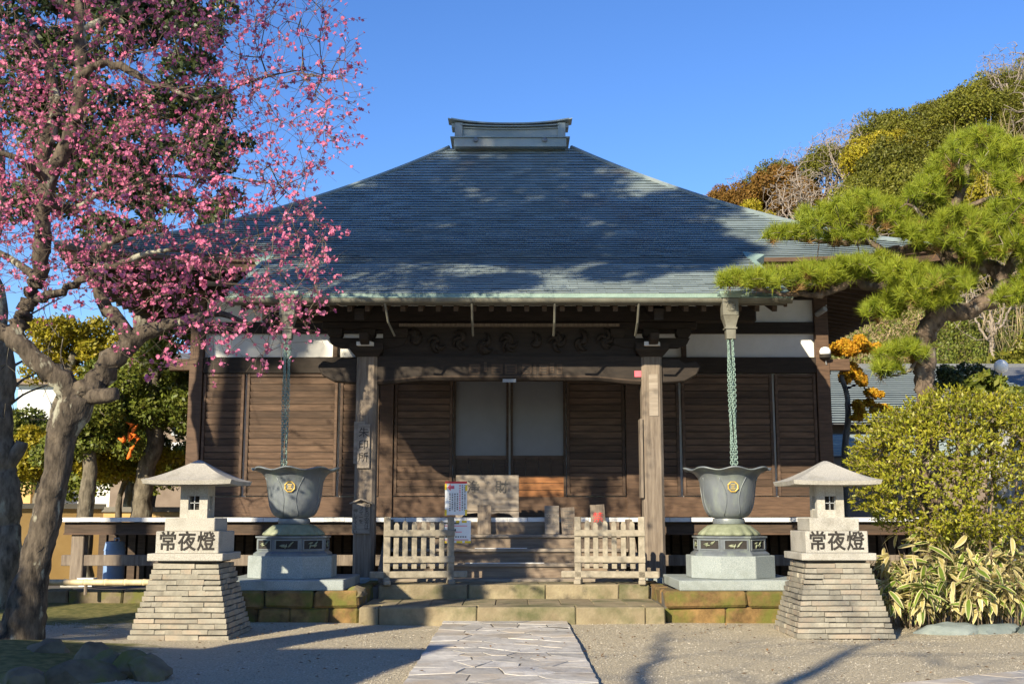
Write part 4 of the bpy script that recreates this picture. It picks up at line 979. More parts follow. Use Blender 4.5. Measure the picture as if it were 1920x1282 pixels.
def plum():
    D = 14.2; T = Tree(5); T.step = .06; q = lambda x, y, d=0: P(x, y, D + d)
    base = P(35, 1250, D); root = empty('plum_tree', (base.x, D, 0), 0, 'old pink plum tree in blossom leaning in from the left', 'tree')
    off = (base.x, D, 0)
    t0 = T.limb([Vector((base.x - .02, D, -.15)), q(45, 1180), q(60, 1080), q(88, 970), q(108, 880), q(118, 810), q(140, 765), q(155, 735)], [.36, .255, .195, .175, .17, .195, .22, .185])
    T.limb([q(150, 745), q(105, 705, -.1), q(55, 660, -.15), q(25, 630, -.1), q(45, 585), q(68, 520, .1), q(82, 430, .1), q(92, 340), q(135, 250, -.1), q(152, 140, -.1), q(150, 20), q(155, -90)], [.18, .14, .125, .115, .11, .11, .105, .1, .095, .09, .075, .06], wob=.1)
    T.limb([q(30, 635, -.1), q(-40, 600, -.2), q(-120, 540, -.3)], [.11, .09, .05])
    T.limb([q(92, 340), q(82, 290, .2), q(105, 220, .25), q(95, 150, .4), q(60, 60, .5)], [.11, .1, .09, .07, .04], wob=.15)
    T.limb([q(158, 738), q(212, 675, .1), q(265, 628, .15), q(330, 605, .0), q(400, 590, -.1), q(470, 610, -.2)], [.165, .14, .11, .07, .045, .018], wob=.12)
    T.limb([q(245, 640, .1), q(205, 575, .2), q(180, 520, .1), q(190, 470, 0), q(260, 430, -.2)], [.1, .085, .075, .06, .04], wob=.15)
    T.limb([q(160, 745), q(195, 742, -.1), q(218, 738, -.15)], [.12, .1, .085])
    T.limb([q(60, 560, .1), q(110, 545, -.2), q(165, 505, -.4), q(240, 490, -.5), q(330, 470, -.6), q(430, 480, -.6)], [.065, .055, .045, .034, .022, .01], wob=.35)
    T.limb([q(152, 140, -.1), q(200, 125, -.2), q(260, 140, -.2), q(300, 165, -.1), q(380, 180, 0), q(480, 150, .1), q(570, 130, .2)], [.06, .055, .048, .036, .024, .014, .007], wob=.35)
    T.limb([q(85, 400, .1), q(170, 380, .4), q(270, 340, .6), q(380, 330, .7), q(500, 340, .7)], [.055, .042, .03, .02, .009], wob=.35)
    T.limb([q(150, 60), q(230, 20, .2), q(320, -40, .3)], [.06, .05, .03]); T.limb([q(150, 40), q(90, -10, -.3), q(20, -60, -.5)], [.06, .05, .03])
    T.limb([q(90, 340), q(40, 300, -.4), q(-30, 280, -.6)], [.06, .04, .03]); T.limb([q(70, 520), q(10, 480, .4), q(-60, 450, .6)], [.06, .045, .03])
    r = T.r; A = []
    def edge(y):                                     # right outline of the crown, photo x at height y
        pts = [(-150, 560), (0, 620), (90, 655), (180, 640), (280, 620), (370, 540), (420, 590), (520, 610), (600, 570), (660, 500), (700, 420)]
        for (a, b), (c, d) in zip(pts, pts[1:]):
            if a <= y <= c: return b + (d - b) * (y - a) / (c - a)
        return 400
    while len(A) < 2500:
        y = r.uniform(-150, 690); e = edge(y); x = r.uniform(-150, e + 20)
        if y > 600 and x < 220: continue
        if y > 560 and x < 300 and r.random() < .7: continue
        if y > 620 and r.random() < .45: continue
        if x > e - 150 and r.random() < .3: continue
        if y < 40 and r.random() < .3: continue
        A.append(P(x, y, D + r.gauss(0, .85)))
    tips = T.attract(A, .17, .16, up=-.1, maxr=1.6)
    T.radii(.0032, 2.25)
    T.mesh(.026, 9, 22, off, .13).build('trunk', 'bark_plum', root, smooth='all')
    tag(T.mesh(0, .026, 8, off).build('branches', 'twig', root, smooth='all'), kind='stuff')
    # shoots with blossoms
    sh = MB(); C = []; N = []
    for i in tips:
        par = T.par[i]; d0 = (T.p[i] - T.p[par]).normalized() if par >= 0 else Vector((0, 0, 1))
        for k in range(r.choice([1, 1, 2, 2])):
            d = (d0 + Vector((r.gauss(0, .55) + .12, r.gauss(0, .5), r.gauss(0, .5) + .12))).normalized(); L = r.uniform(.15, .5); e = T.p[i] + d * L + Vector((0, 0, r.uniform(-.04, .04)))
            m = T.p[i].lerp(e, .5) + Vector((r.gauss(0, .02), r.gauss(0, .02), r.gauss(0, .02)))
            sh.tube([T.p[i] - Vector(off), m - Vector(off), e - Vector(off)], [.0032, .0026, .0016], 3, False)
            nb = int(L / .07 * r.uniform(.15, 1.1))
            for b in range(nb):
                t = r.random() ** .8; c = T.p[i].lerp(m, t * 2) if t < .5 else m.lerp(e, t * 2 - 1)
                for z in range(r.choice([1, 1, 1, 2, 3])):
                    nn = Vector((r.gauss(0, 1), r.gauss(0, 1), r.gauss(0, 1))); nn.normalize(); C.append(tuple(c + nn * .02 - Vector(off))); N.append(tuple(nn))
        # blossoms on the branch itself
        j = i
        for _ in range(3):
            j = T.par[j]
            if j < 0 or T.rad[j] > .02: break
            if r.random() < .4:
                nn = Vector((r.gauss(0, 1), r.gauss(0, 1), r.gauss(0, 1))).normalized(); C.append(tuple(T.p[j] + nn * .02 - Vector(off))); N.append(tuple(nn))
    tag(sh.build('shoots', 'twig', root), kind='stuff')
    C = np.array(C); N = np.array(N); S = nrg.uniform(.032, .06, len(C))
    world_y = C[:, 1]; inview = (C[:, 0] + off[0] > -.44 * (C[:, 1] + off[1])) & (C[:, 2] < 5.6); idx = np.argsort(world_y - 100 * inview)[:300]; rest = np.setdiff1d(np.arange(len(C)), idx)
    V, F = flower_mesh(C[rest], N[rest], S[rest]); o = link('blossoms', npmesh('blossoms', V, F), 'petal', root); tag(o, kind='stuff')
    protos = []
    for k in range(4):
        V, F = flower_mesh(np.zeros((2, 3)) + np.array([[0, 0, 0], [.018, .01, .012]]), np.array([[0, 0, 1.], [.7, .3, .5]]), np.array([.058, .05])); protos.append(npmesh('blossom', V, F))
    for i in idx: link('blossom', protos[i % 4], 'petal', root, tuple(C[i]), tuple(Vector(N[i]).to_track_quat('Z', 'Y').to_euler()), (S[i] / .055,) * 3)
    print('plum blossoms', len(C), 'nodes', len(T.p))
plum()

# ---------------------------------------------------------------- pine
def pine():
    D = 18.1; T = Tree(9); T.step = .08; q = lambda x, y, d=0: P(x, y, D + d); r = random.Random(12)
    b = P(1745, 1100, D); off = (b.x, D, 0); root = empty('pine_tree', off, 0, 'trained pine tree with layered needle pads in front of the roof corner', 'tree')
    T.limb([(b.x + .05, D, -.1), q(1742, 900), q(1738, 760), q(1737, 670), q(1742, 610), q(1775, 586, -.1), q(1830, 582, -.2), q(1866, 552, -.2), q(1880, 520, -.1), q(1850, 500, .1), q(1800, 505, .2), q(1770, 480, .2), q(1775, 430, .1), q(1800, 370), q(1815, 310), q(1835, 270)], [.2, .18, .165, .16, .17, .14, .13, .13, .13, .13, .12, .11, .1, .08, .06, .03], wob=.12)
    T.limb([q(1745, 600), q(1748, 560, .1), q(1740, 530, .2), q(1690, 520, .0), q(1640, 540, -.2), q(1590, 538, -.3), q(1540, 550, -.3), q(1480, 555, -.3), q(1420, 540, -.3), q(1375, 532, -.3)], [.1, .09, .085, .08, .075, .065, .055, .04, .025, .012], wob=.3)
    T.limb([q(1775, 470, .2), q(1730, 470, .3), q(1685, 468, .4), q(1640, 462, .4), q(1580, 455, .4), q(1520, 450, .4), q(1465, 450, .4)], [.08, .075, .07, .055, .045, .03, .015], wob=.3)
    T.limb([q(1870, 530, -.1), q(1905, 480, -.3), q(1950, 450, -.5), q(2000, 420, -.6)], [.09, .08, .06, .03], wob=.2); T.limb([q(1866, 552, -.2), q(1910, 560, -.4), q(1960, 565, -.5)], [.06, .05, .02], wob=.2)
    T.limb([q(1738, 690), q(1718, 672, -.2), q(1706, 695, -.3), q(1670, 705, -.4)], [.05, .035, .03, .015], wob=.2)
    T.limb([q(1780, 440, .1), q(1730, 400, -.2), q(1700, 380, -.3)], [.05, .035, .02], wob=.2); T.limb([q(1790, 400), q(1850, 380, -.3), q(1900, 370, -.4), q(1960, 360, -.4)], [.05, .04, .03, .015], wob=.2)
    pads = [(1385, 528, 45, 20, -.3, 26), (1450, 528, 60, 24, -.3, 40), (1525, 520, 60, 28, -.3, 46), (1590, 510, 55, 28, -.2, 40), (1640, 500, 50, 26, -.1, 32),
            (1480, 440, 48, 18, .4, 26), (1545, 415, 60, 34, .4, 50), (1610, 395, 60, 42, .3, 56), (1660, 410, 45, 40, .2, 40), (1590, 445, 60, 16, .4, 26),
            (1700, 520, 55, 32, -.4, 46), (1740, 560, 55, 30, -.5, 40), (1660, 585, 45, 26, -.3, 30), (1690, 560, 40, 26, -.4, 28), (1780, 530, 50, 26, -.5, 34),
            (1730, 370, 40, 36, -.2, 34), (1770, 340, 50, 34, -.1, 38), (1800, 300, 50, 30, .0, 38), (1840, 268, 60, 28, .0, 40), (1870, 310, 45, 28, -.1, 30),
            (1760, 450, 60, 36, -.4, 46), (1810, 420, 60, 34, -.5, 46), (1860, 440, 60, 36, -.5, 46), (1900, 400, 50, 36, -.5, 40), (1910, 470, 50, 34, -.6, 36), (1840, 480, 40, 24, -.5, 24),
            (1690, 660, 48, 26, -.4, 30), (1665, 695, 30, 16, -.4, 14), (1905, 560, 45, 28, -.5, 28), (1950, 520, 50, 40, -.5, 30), (1960, 430, 50, 50, -.5, 30), (1940, 350, 50, 40, -.4, 26), (1895, 345, 45, 30, -.3, 26), (1720, 440, 40, 26, -.2, 24), (1890, 285, 40, 22, -.1, 20)]
    tuft = []
    for x, y, rx, ry, d, n in pads:
        for k in range(int(n * 1.5)):
            a = r.uniform(0, 6.283); m = math.sqrt(r.random()); dy = math.sin(a) * m
            X = x + rx * math.cos(a) * m; Y_ = y + ry * (.25 - abs(dy) * 1.1 if r.random() < .75 else r.uniform(-.5, .45)); tuft.append(P(X, Y_, D + d + r.gauss(0, .38) * (rx / 50)))
    tips = T.attract(tuft, .14, .22, up=.25, maxr=1.4); T.radii(.006, 2.4)
    T.mesh(.03, 9, 18, off, .12).build('trunk', 'bark_pine', root, smooth='all'); tag(T.mesh(0, .03, 6, off).build('branches', 'bark_pine', root, smooth='all'), kind='stuff')
    r.shuffle(tuft); nt = len(tuft); K = 96; C = np.array([tuple(t) for t in tuft]) - np.array(off); cd = unit(np.stack([nrg.normal(0, .45, nt), nrg.normal(-.12, .45, nt), np.ones(nt)], -1))
    Dv = unit(cd[:, None] * .75 + nrg.normal(size=(nt, K, 3)) * .62); L = nrg.uniform(.12, .22, (nt, K, 1)); side = unit(np.cross(Dv, nrg.normal(size=(nt, K, 3)))) * .005
    st = C[:, None] + cd[:, None] * nrg.uniform(-.05, .05, (nt, K, 1)); V = np.stack([st - side, st + side, st + Dv * L + np.array([0, 0, -.012])], 2).reshape(-1, 3)
    nd = int(nt * .05); Vd = V.reshape(nt, -1, 3)[:nd * 1].copy(); Vd[..., 2] -= .1; tag(link('dry_needles', npmesh('dry_needles', Vd.reshape(-1, 3), np.arange(nd * K * 3).reshape(-1, 3)), 'needle_dry', root), kind='stuff')
    tag(link('needles', npmesh('needles', V, np.arange(nt * K * 3).reshape(-1, 3)), 'needle', root), kind='stuff')
pine()

# ---------------------------------------------------------------- round bush and bamboo grass
def shrub(name, label, c, rad, n, leafm, stemm, seed, leaf=.06, per=6, foot=.35, hollow=.55, cat='bush'):
    r = random.Random(seed); root = empty(name, (c[0], c[1], 0), 0, label, cat); T = Tree(seed)
    zlo = c[2] - rad[2]
    for k in range(9):
        a = k * 2.4; T.limb([(c[0] + foot * math.cos(a) * .6, c[1] + foot * math.sin(a) * .6, -.05), (c[0] + foot * 1.3 * math.cos(a), c[1] + foot * 1.3 * math.sin(a), max(.3, zlo * .6)), (c[0] + rad[0] * .5 * math.cos(a), c[1] + rad[1] * .5 * math.sin(a), c[2] - rad[2] * .1 + r.uniform(-.2, .4))], [.035, .026, .012], start=None if k == 0 else -1, wob=.3)
    A = []
    while len(A) < n:
        d = Vector((r.gauss(0, 1), r.gauss(0, 1), r.gauss(.25, 1))).normalized(); k = r.uniform(hollow, 1) ** .5
        if mnoise.noise(d * 2.6 + Vector((seed, 0, 0))) < -.2 - .25 * r.random(): continue
        k *= 1 + .1 * mnoise.noise(d * 4); k *= 1 + .07 * math.sin(d.x * 9 + seed) * math.cos(d.y * 8 + d.z * 7)
        A.append(Vector((c[0] + d.x * rad[0] * k, c[1] + d.y * rad[1] * k, c[2] + d.z * rad[2] * k)))
    tips = T.attract(A, .2, .15, maxr=2.); T.radii(.0028, 2.3)
    T.mesh(.02, 9, 8, root.location).build('stems', stemm, root, smooth='all'); tag(T.mesh(0, .02, 6, root.location).build('twigs', stemm, root), kind='stuff')
    C = np.array([tuple(T.p[i]) for i in tips]) - np.array(root.location); nt = len(C)
    out = unit(C - np.array([0, 0, c[2] - .4])); Dv = unit(out[:, None] * .45 + nrg.normal(size=(nt, per, 3)) * .6 + np.array([0, 0, .3]))
    L = nrg.uniform(.5, 1.4, (nt, per)) * leaf; CC = C[:, None] + Dv * (L[..., None] * .5) + out[:, None] * nrg.uniform(-.05, .03, (nt, per, 1))
    rl = np.broadcast_to(out[:, None] + np.array([0, 0, .6]), (nt, per, 3)).reshape(-1, 3) + nrg.normal(size=(nt * per, 3)) * .4
    tag(link('leaves', leaves('leaves', CC.reshape(-1, 3), Dv.reshape(-1, 3), L.ravel(), L.ravel() * .4, .15, rl), leafm, root), kind='stuff')
    return root
p = P(1800, 880, 17.2)
shrub('azalea_bush', 'big rounded yellow green bush behind the right stone lantern', (p.x + .1, 17.2, 2.28), (1.82, 1.35, 1.22), 6800, 'leaf_bush', 'bush_stem', 3, .064, 8)

def sasa_leaf(m, L=.26, w=.05, seed=0):
    r = random.Random(seed); V = []; F = []; n = 6; uv = []
    for i in range(n + 1):
        t = i / n; ww = w * math.sin(math.pi * min(1, t * .93 + .07)) ** .7 * (1 - .3 * t); z = -.12 * L * t * t * 2
        for j, s in enumerate((-1, 0, 1)): V.append((t * L, s * ww * .5, z + abs(s) * ww * .12)); uv.append(abs(s))
    for i in range(n):
        for j in range(2): F.append((i * 3 + j, i * 3 + j + 1, i * 3 + j + 4, i * 3 + j + 3))
    me = bpy.data.meshes.new('sasa_leaf'); me.from_pydata(V, [], F); l = me.uv_layers.new()
    for p_ in me.polygons:
        for li in p_.loop_indices: l.data[li].uv = (uv[me.loops[li].vertex_index], 0)
    me.polygons.foreach_set('use_smooth', [True] * len(me.polygons)); me.materials.append(MATS[m]); return me
def sasa():
    pr = [sasa_leaf('sasa_green', .27, .08), sasa_leaf('sasa_green', .32, .1), sasa_leaf('sasa_pale', .25, .07), sasa_leaf('sasa_pale', .3, .09), sasa_leaf('sasa_pale', .24, .075)]
    r = random.Random(6)
    clumps = [(1690, 16.6, 'bamboo grass clump in the shadow beside the right lantern', .75), (1760, 16.45, 'pale edged bamboo grass clump, second from the right lantern', .85), (1830, 16.4, 'pale edged bamboo grass clump below the middle of the round bush', .95), (1905, 16.35, 'pale edged bamboo grass clump at the right picture edge', 1.0), (1725, 17.0, 'taller bamboo grass clump behind the shaded one beside the right lantern', 1.25), (1800, 16.95, 'taller bamboo grass clump in the back row under the middle of the bush', 1.3), (1880, 16.9, 'taller bamboo grass clump in the back row nearest the picture edge', 1.35)]
    for px, Y, lb, h in clumps:
        x = P(px, 1100, Y).x; root = empty('bamboo_grass', (x, Y, 0), 0, lb, 'bamboo grass', 'variegated bamboo grass'); m = MB(); Lx = []
        for k in range(46):
            a = r.uniform(0, 6.28); rr = r.uniform(0, .42); hh = h * r.uniform(.55, 1.15); bx, by = rr * math.cos(a) * 1.25, rr * math.sin(a); lean = Vector((math.cos(a), math.sin(a) - .4, 0)) * r.uniform(.05, .35)
            p0, p1, p2 = Vector((bx, by, 0)), Vector((bx, by, hh * .6)) + lean * .3, Vector((bx, by, hh)) + lean; m.tube([p0, p1, p2], [.005, .004, .002], 4, False)
            for q in range(r.choice([5, 6, 7])):
                t = r.uniform(.35, 1); c = p1.lerp(p2, (t - .5) * 2) if t > .5 else p0.lerp(p1, t * 2); b = r.uniform(0, 6.28); Lx.append((c, b, r.uniform(-.45, 1.05)))
        tag(m.build('culms', 'bush_stem', root), kind='stuff')
        r.shuffle(Lx)
        for c, b, pitch in Lx[:300]: link('leaf', pr[r.randrange(5)], None, root, tuple(c), (r.gauss(0, .4), pitch, b), (r.uniform(.8, 1.25),) * 3)
sasa()

# ---------------------------------------------------------------- leafy trees in the background
def crown_points(r, blobs, n, shell=.6):
    C = []; Nn = []
    tot = sum(b[3] ** 2 for b in blobs)
    for bx, by, bz, br in blobs:
        k = int(n * br * br / tot); d = unit(nrg.normal(size=(k, 3)) + np.array([0, 0, .25])); m = nrg.uniform(shell, 1, (k, 1)) * (1 + .12 * np.sin(d[:, :1] * 7 + bx) * np.cos(d[:, 1:2] * 6 + bz))
        C.append(np.array([bx, by, bz]) + d * m * br * np.array([1, 1, .8])); Nn.append(d)
    return np.concatenate(C), np.concatenate(Nn)
def blobs_dome(r, R_, H, n, zb, br=(.28, .42)):
    out = []
    for k in range(n):
        a = r.uniform(0, 6.28); u = math.sqrt(r.random()); z = math.sqrt(max(0, 1 - u * u)) * r.uniform(.55, 1.); out.append((R_ * u * .8 * math.cos(a), R_ * u * .8 * math.sin(a), zb + H * z * .85, R_ * r.uniform(*br)))
    return out
def leafy(name, label, loc, blobs, n, leaf, lm, trunk, bark='bark', group=None, parent_limbs=True, seed=1, cat='tree'):
    r = random.Random(seed); root = empty(name, loc, 0, label, cat, group); T = Tree(seed)
    T.limb(trunk[0], trunk[1], wob=.05)
    for extra in trunk[2:]: T.limb(extra[0], extra[1], wob=.1)
    A = [Vector((b[0] + r.gauss(0, .2) * b[3], b[1] + r.gauss(0, .2) * b[3], b[2] + r.gauss(0, .2) * b[3])) for b in blobs for _ in range(4)]
    T.attract(A, .5, .15, maxr=99); T.radii(.012, 2.3); T.mesh(0, 9, 12, (0, 0, 0), .1).build('trunk', bark, root, smooth='all')
    C, Nn = crown_points(r, blobs, n); k = len(C); Dv = unit(Nn * .5 + nrg.normal(size=(k, 3)) * .7); L = leaf * nrg.uniform(.7, 1.3, k)
    tag(link('crown', leaves('crown', C, Dv, L, L * .55, .15, Nn + nrg.normal(size=(k, 3)) * .5), lm, root), kind=None)
    return root
def rel(px, py, Y, base): p = P(px, py, Y); return (p.x - base[0], p.y - base[1], p.z - base[2])
def garden_tree(px, Y, label, pads, trunkpx, r0, lm, n, leaf=.09, seed=1, name='garden_tree', bark='bark'):
    b = P(px, 1060, Y); base = (b.x, Y, .25); rr = random.Random(seed); bl = []
    for x, y, s in pads:
        for k in range(7):
            q = rel(x + rr.uniform(-.9, .9) * s, y + rr.uniform(-.5, .5) * s, Y + rr.uniform(-.9, .9), base); bl.append((*q, s / FPX * Y * rr.uniform(.5, .8)))
    pts = [(0, 0, -.3)] + [rel(x, y, Y, base) for x, y in trunkpx]; rads = [r0 * (1 - .6 * i / len(pts)) for i in range(len(pts))]
    return leafy(name, label, base, bl, n, leaf, lm, [pts, rads], bark, 'garden trees left of the hall', seed=seed)
garden_tree(270, 25.5, 'garden tree with thick lichened trunk beside the left lantern roof', [(290, 730, 60), (250, 760, 50), (330, 790, 45), (330, 640, 50), (230, 700, 50), (345, 700, 30), (200, 770, 40)], [(265, 970), (275, 880), (292, 830), (285, 770), (290, 690)], .26, 'leaf_mid', 24000, .1, 2)
garden_tree(160, 24.5, 'slender garden tree with forked mossy trunk behind the plum trunk', [(190, 790, 45), (140, 800, 45), (215, 820, 40), (120, 840, 40), (165, 740, 40)], [(158, 980), (170, 880), (165, 800), (185, 750)], .2, 'leaf_mid', 16000, .1, 3)
garden_tree(60, 27, 'leafy yellow green garden tree rising behind the plum tree at far left', [(150, 640, 50), (110, 690, 50), (190, 660, 40), (90, 630, 40), (270, 640, 40)], [(75, 960), (95, 820), (120, 720), (140, 660)], .2, 'leaf_yellow', 14000, .1, 4)
garden_tree(225, 26.5, 'low leafy shrub tree above the ochre wall', [(225, 872, 40), (270, 880, 28), (180, 868, 38), (60, 830, 40), (90, 860, 45), (40, 870, 40), (130, 870, 38), (310, 860, 28)], [(222, 980), (225, 930)], .1, 'leaf_yellow', 22000, .1, 6, 'shrub_tree')
garden_tree(110, 31, 'dense green hedge trees behind the ochre wall', [(30, 800, 50), (90, 830, 50), (150, 810, 50), (210, 840, 50), (260, 800, 45), (320, 840, 45), (60, 890, 50), (180, 890, 50), (290, 890, 45), (330, 770, 40)], [(110, 960), (112, 880)], .15, 'leaf_mid', 26000, .12, 16, 'hedge_tree')
def bare_trunk():                                    # dark trunk cut by the left picture edge
    D = 19.; T = Tree(31); b = P(12, 1100, D); root = empty('bare_tree', (b.x, D, .05), 0, 'dark trunk with bare branches at the left picture edge', 'tree'); q = lambda x, y, d=0: P(x, y, D + d)
    T.limb([Vector((b.x, D, -.2)), q(18, 980), q(10, 870), q(0, 780), q(8, 700), q(0, 600), q(-15, 480), q(0, 350), q(-10, 200)], [.24, .2, .18, .19, .17, .15, .13, .1, .06], wob=.1)
    T.limb([q(12, 870), q(35, 845), q(42, 828)], [.16, .12, .1]); r = T.r
    for k, (a, y) in enumerate(((5, 740), (8, 700), (5, 620), (0, 770))): T.limb([q(a, y), q(a + 40, y - 25, .3), q(a + 80 + 20 * k, y - 50 - 8 * k, .5)], [.035, .02, .008], wob=.4)
    A = [q(r.uniform(-40, 130), r.uniform(600, 790), r.uniform(-.8, .8)) for _ in range(60)] + [q(r.uniform(-90, 60), r.uniform(150, 500), r.uniform(-1, 1)) for _ in range(40)]
    T.attract(A, .3, .2); T.radii(.006, 2.2); T.mesh(0, 9, 14, root.location, .1).build('trunk', 'bark', root, smooth='all')
bare_trunk()
def tall_evergreen(loc, label, blobs, n, H, seed, leaf=.22, group=None):
    return leafy('evergreen_tree', label, loc, blobs, n, leaf, 'leaf_dark', [[(0, 0, -.3), (.2, 0, H * .3), (-.1, .2, H * .6), (0, 0, H * .9)], [.5, .42, .3, .1]], group=group, seed=seed)
b = P(250, 1000, 33); rr = random.Random(4); bl = []
for x, y, s in ((300, 60, 110), (180, 20, 110), (360, 170, 90), (230, 190, 100), (390, 60, 70), (310, 300, 90), (200, 330, 80), (370, 330, 70), (100, 120, 90), (380, 400, 60), (120, 260, 80), (60, 20, 90), (250, -60, 120), (400, 250, 50), (250, 420, 70), (300, 470, 60), (60, 340, 80), (20, 200, 90)):
    q = P(x, y, 33)
    for k in range(6): bl.append((q.x - b.x + rr.uniform(-.9, .9) * s / 65, rr.uniform(-1.5, 1.5), q.z + rr.uniform(-.6, .6) * s / 65, s / 65 * rr.uniform(.4, .65)))
tall_evergreen((b.x, 33, 0), 'tall dark evergreen tree behind the plum blossoms', bl, 42000, 13, 5, .2)
b = P(550, 400, 42); leafy('golden_tree', 'yellow leaved tree top showing behind the left roof slope', (b.x, 42, 0), [(x, y, z + 11.9, s) for x, y, z, s in ((0, 0, 0, 1.1), (.8, 0, -.7, .9), (-.9, .3, -.6, .9), (.1, .5, -1.4, 1.2), (-1.8, 0, -1.6, .9), (1.5, 0, -1.6, .8))], 2600, .17, 'leaf_yellow', [[(0, 0, -.3), (0, 0, 6), (0, 0, 11)], [.3, .22, .08]], seed=8)

# maple and topiary at the right
def rtree(px, Y, name, label, pads, trunk, r0, lm, n, leaf, seed, jitter=.5):
    b = P(px, 1000, Y); base = (b.x, Y, 0); rr = random.Random(seed); bl = []
    for x, y, s in pads:
        for k in range(4): q = rel(x + rr.uniform(-.6, .6) * s, y + rr.uniform(-.3, .3) * s, Y + rr.uniform(-jitter, jitter), base); bl.append((*q, s / FPX * Y * rr.uniform(.35, .5)))
    pts = [(0, 0, -.3)] + [rel(x, y, Y, base) for x, y in trunk]
    return leafy(name, label, base, bl, n, leaf, lm, [pts, [r0 * (1 - .7 * i / len(pts)) for i in range(len(pts))]], seed=seed)
rtree(1585, 33, 'maple_tree', 'small amber leaved maple beside the right corner of the hall', [(1590, 650, 40), (1625, 645, 32), (1585, 690, 32), (1600, 710, 30), (1620, 760, 26), (1650, 765, 22), (1640, 735, 22), (1570, 640, 26), (1610, 780, 20)], [(1585, 860), (1590, 790), (1588, 740), (1578, 700), (1595, 660)], .12, 'leaf_maple', 14000, .1, 11)
rtree(1810, 21, 'clipped_shrub', 'dark rounded clipped shrub behind the azalea bush', [(1810, 715, 50), (1780, 720, 40), (1845, 715, 40), (1815, 690, 36), (1790, 700, 36), (1850, 740, 40)], [(1810, 800), (1810, 740)], .1, 'leaf_dark', 5200, .07, 12)
rtree(1860, 19, 'broadleaf_shrub', 'glossy broad leaved shrub in front of the dark clipped shrub', [(1830, 720, 26), (1860, 712, 26), (1885, 735, 26), (1845, 735, 24), (1905, 740, 24)], [(1860, 800), (1858, 740)], .05, 'leaf_mid', 900, .16, 13, .25)

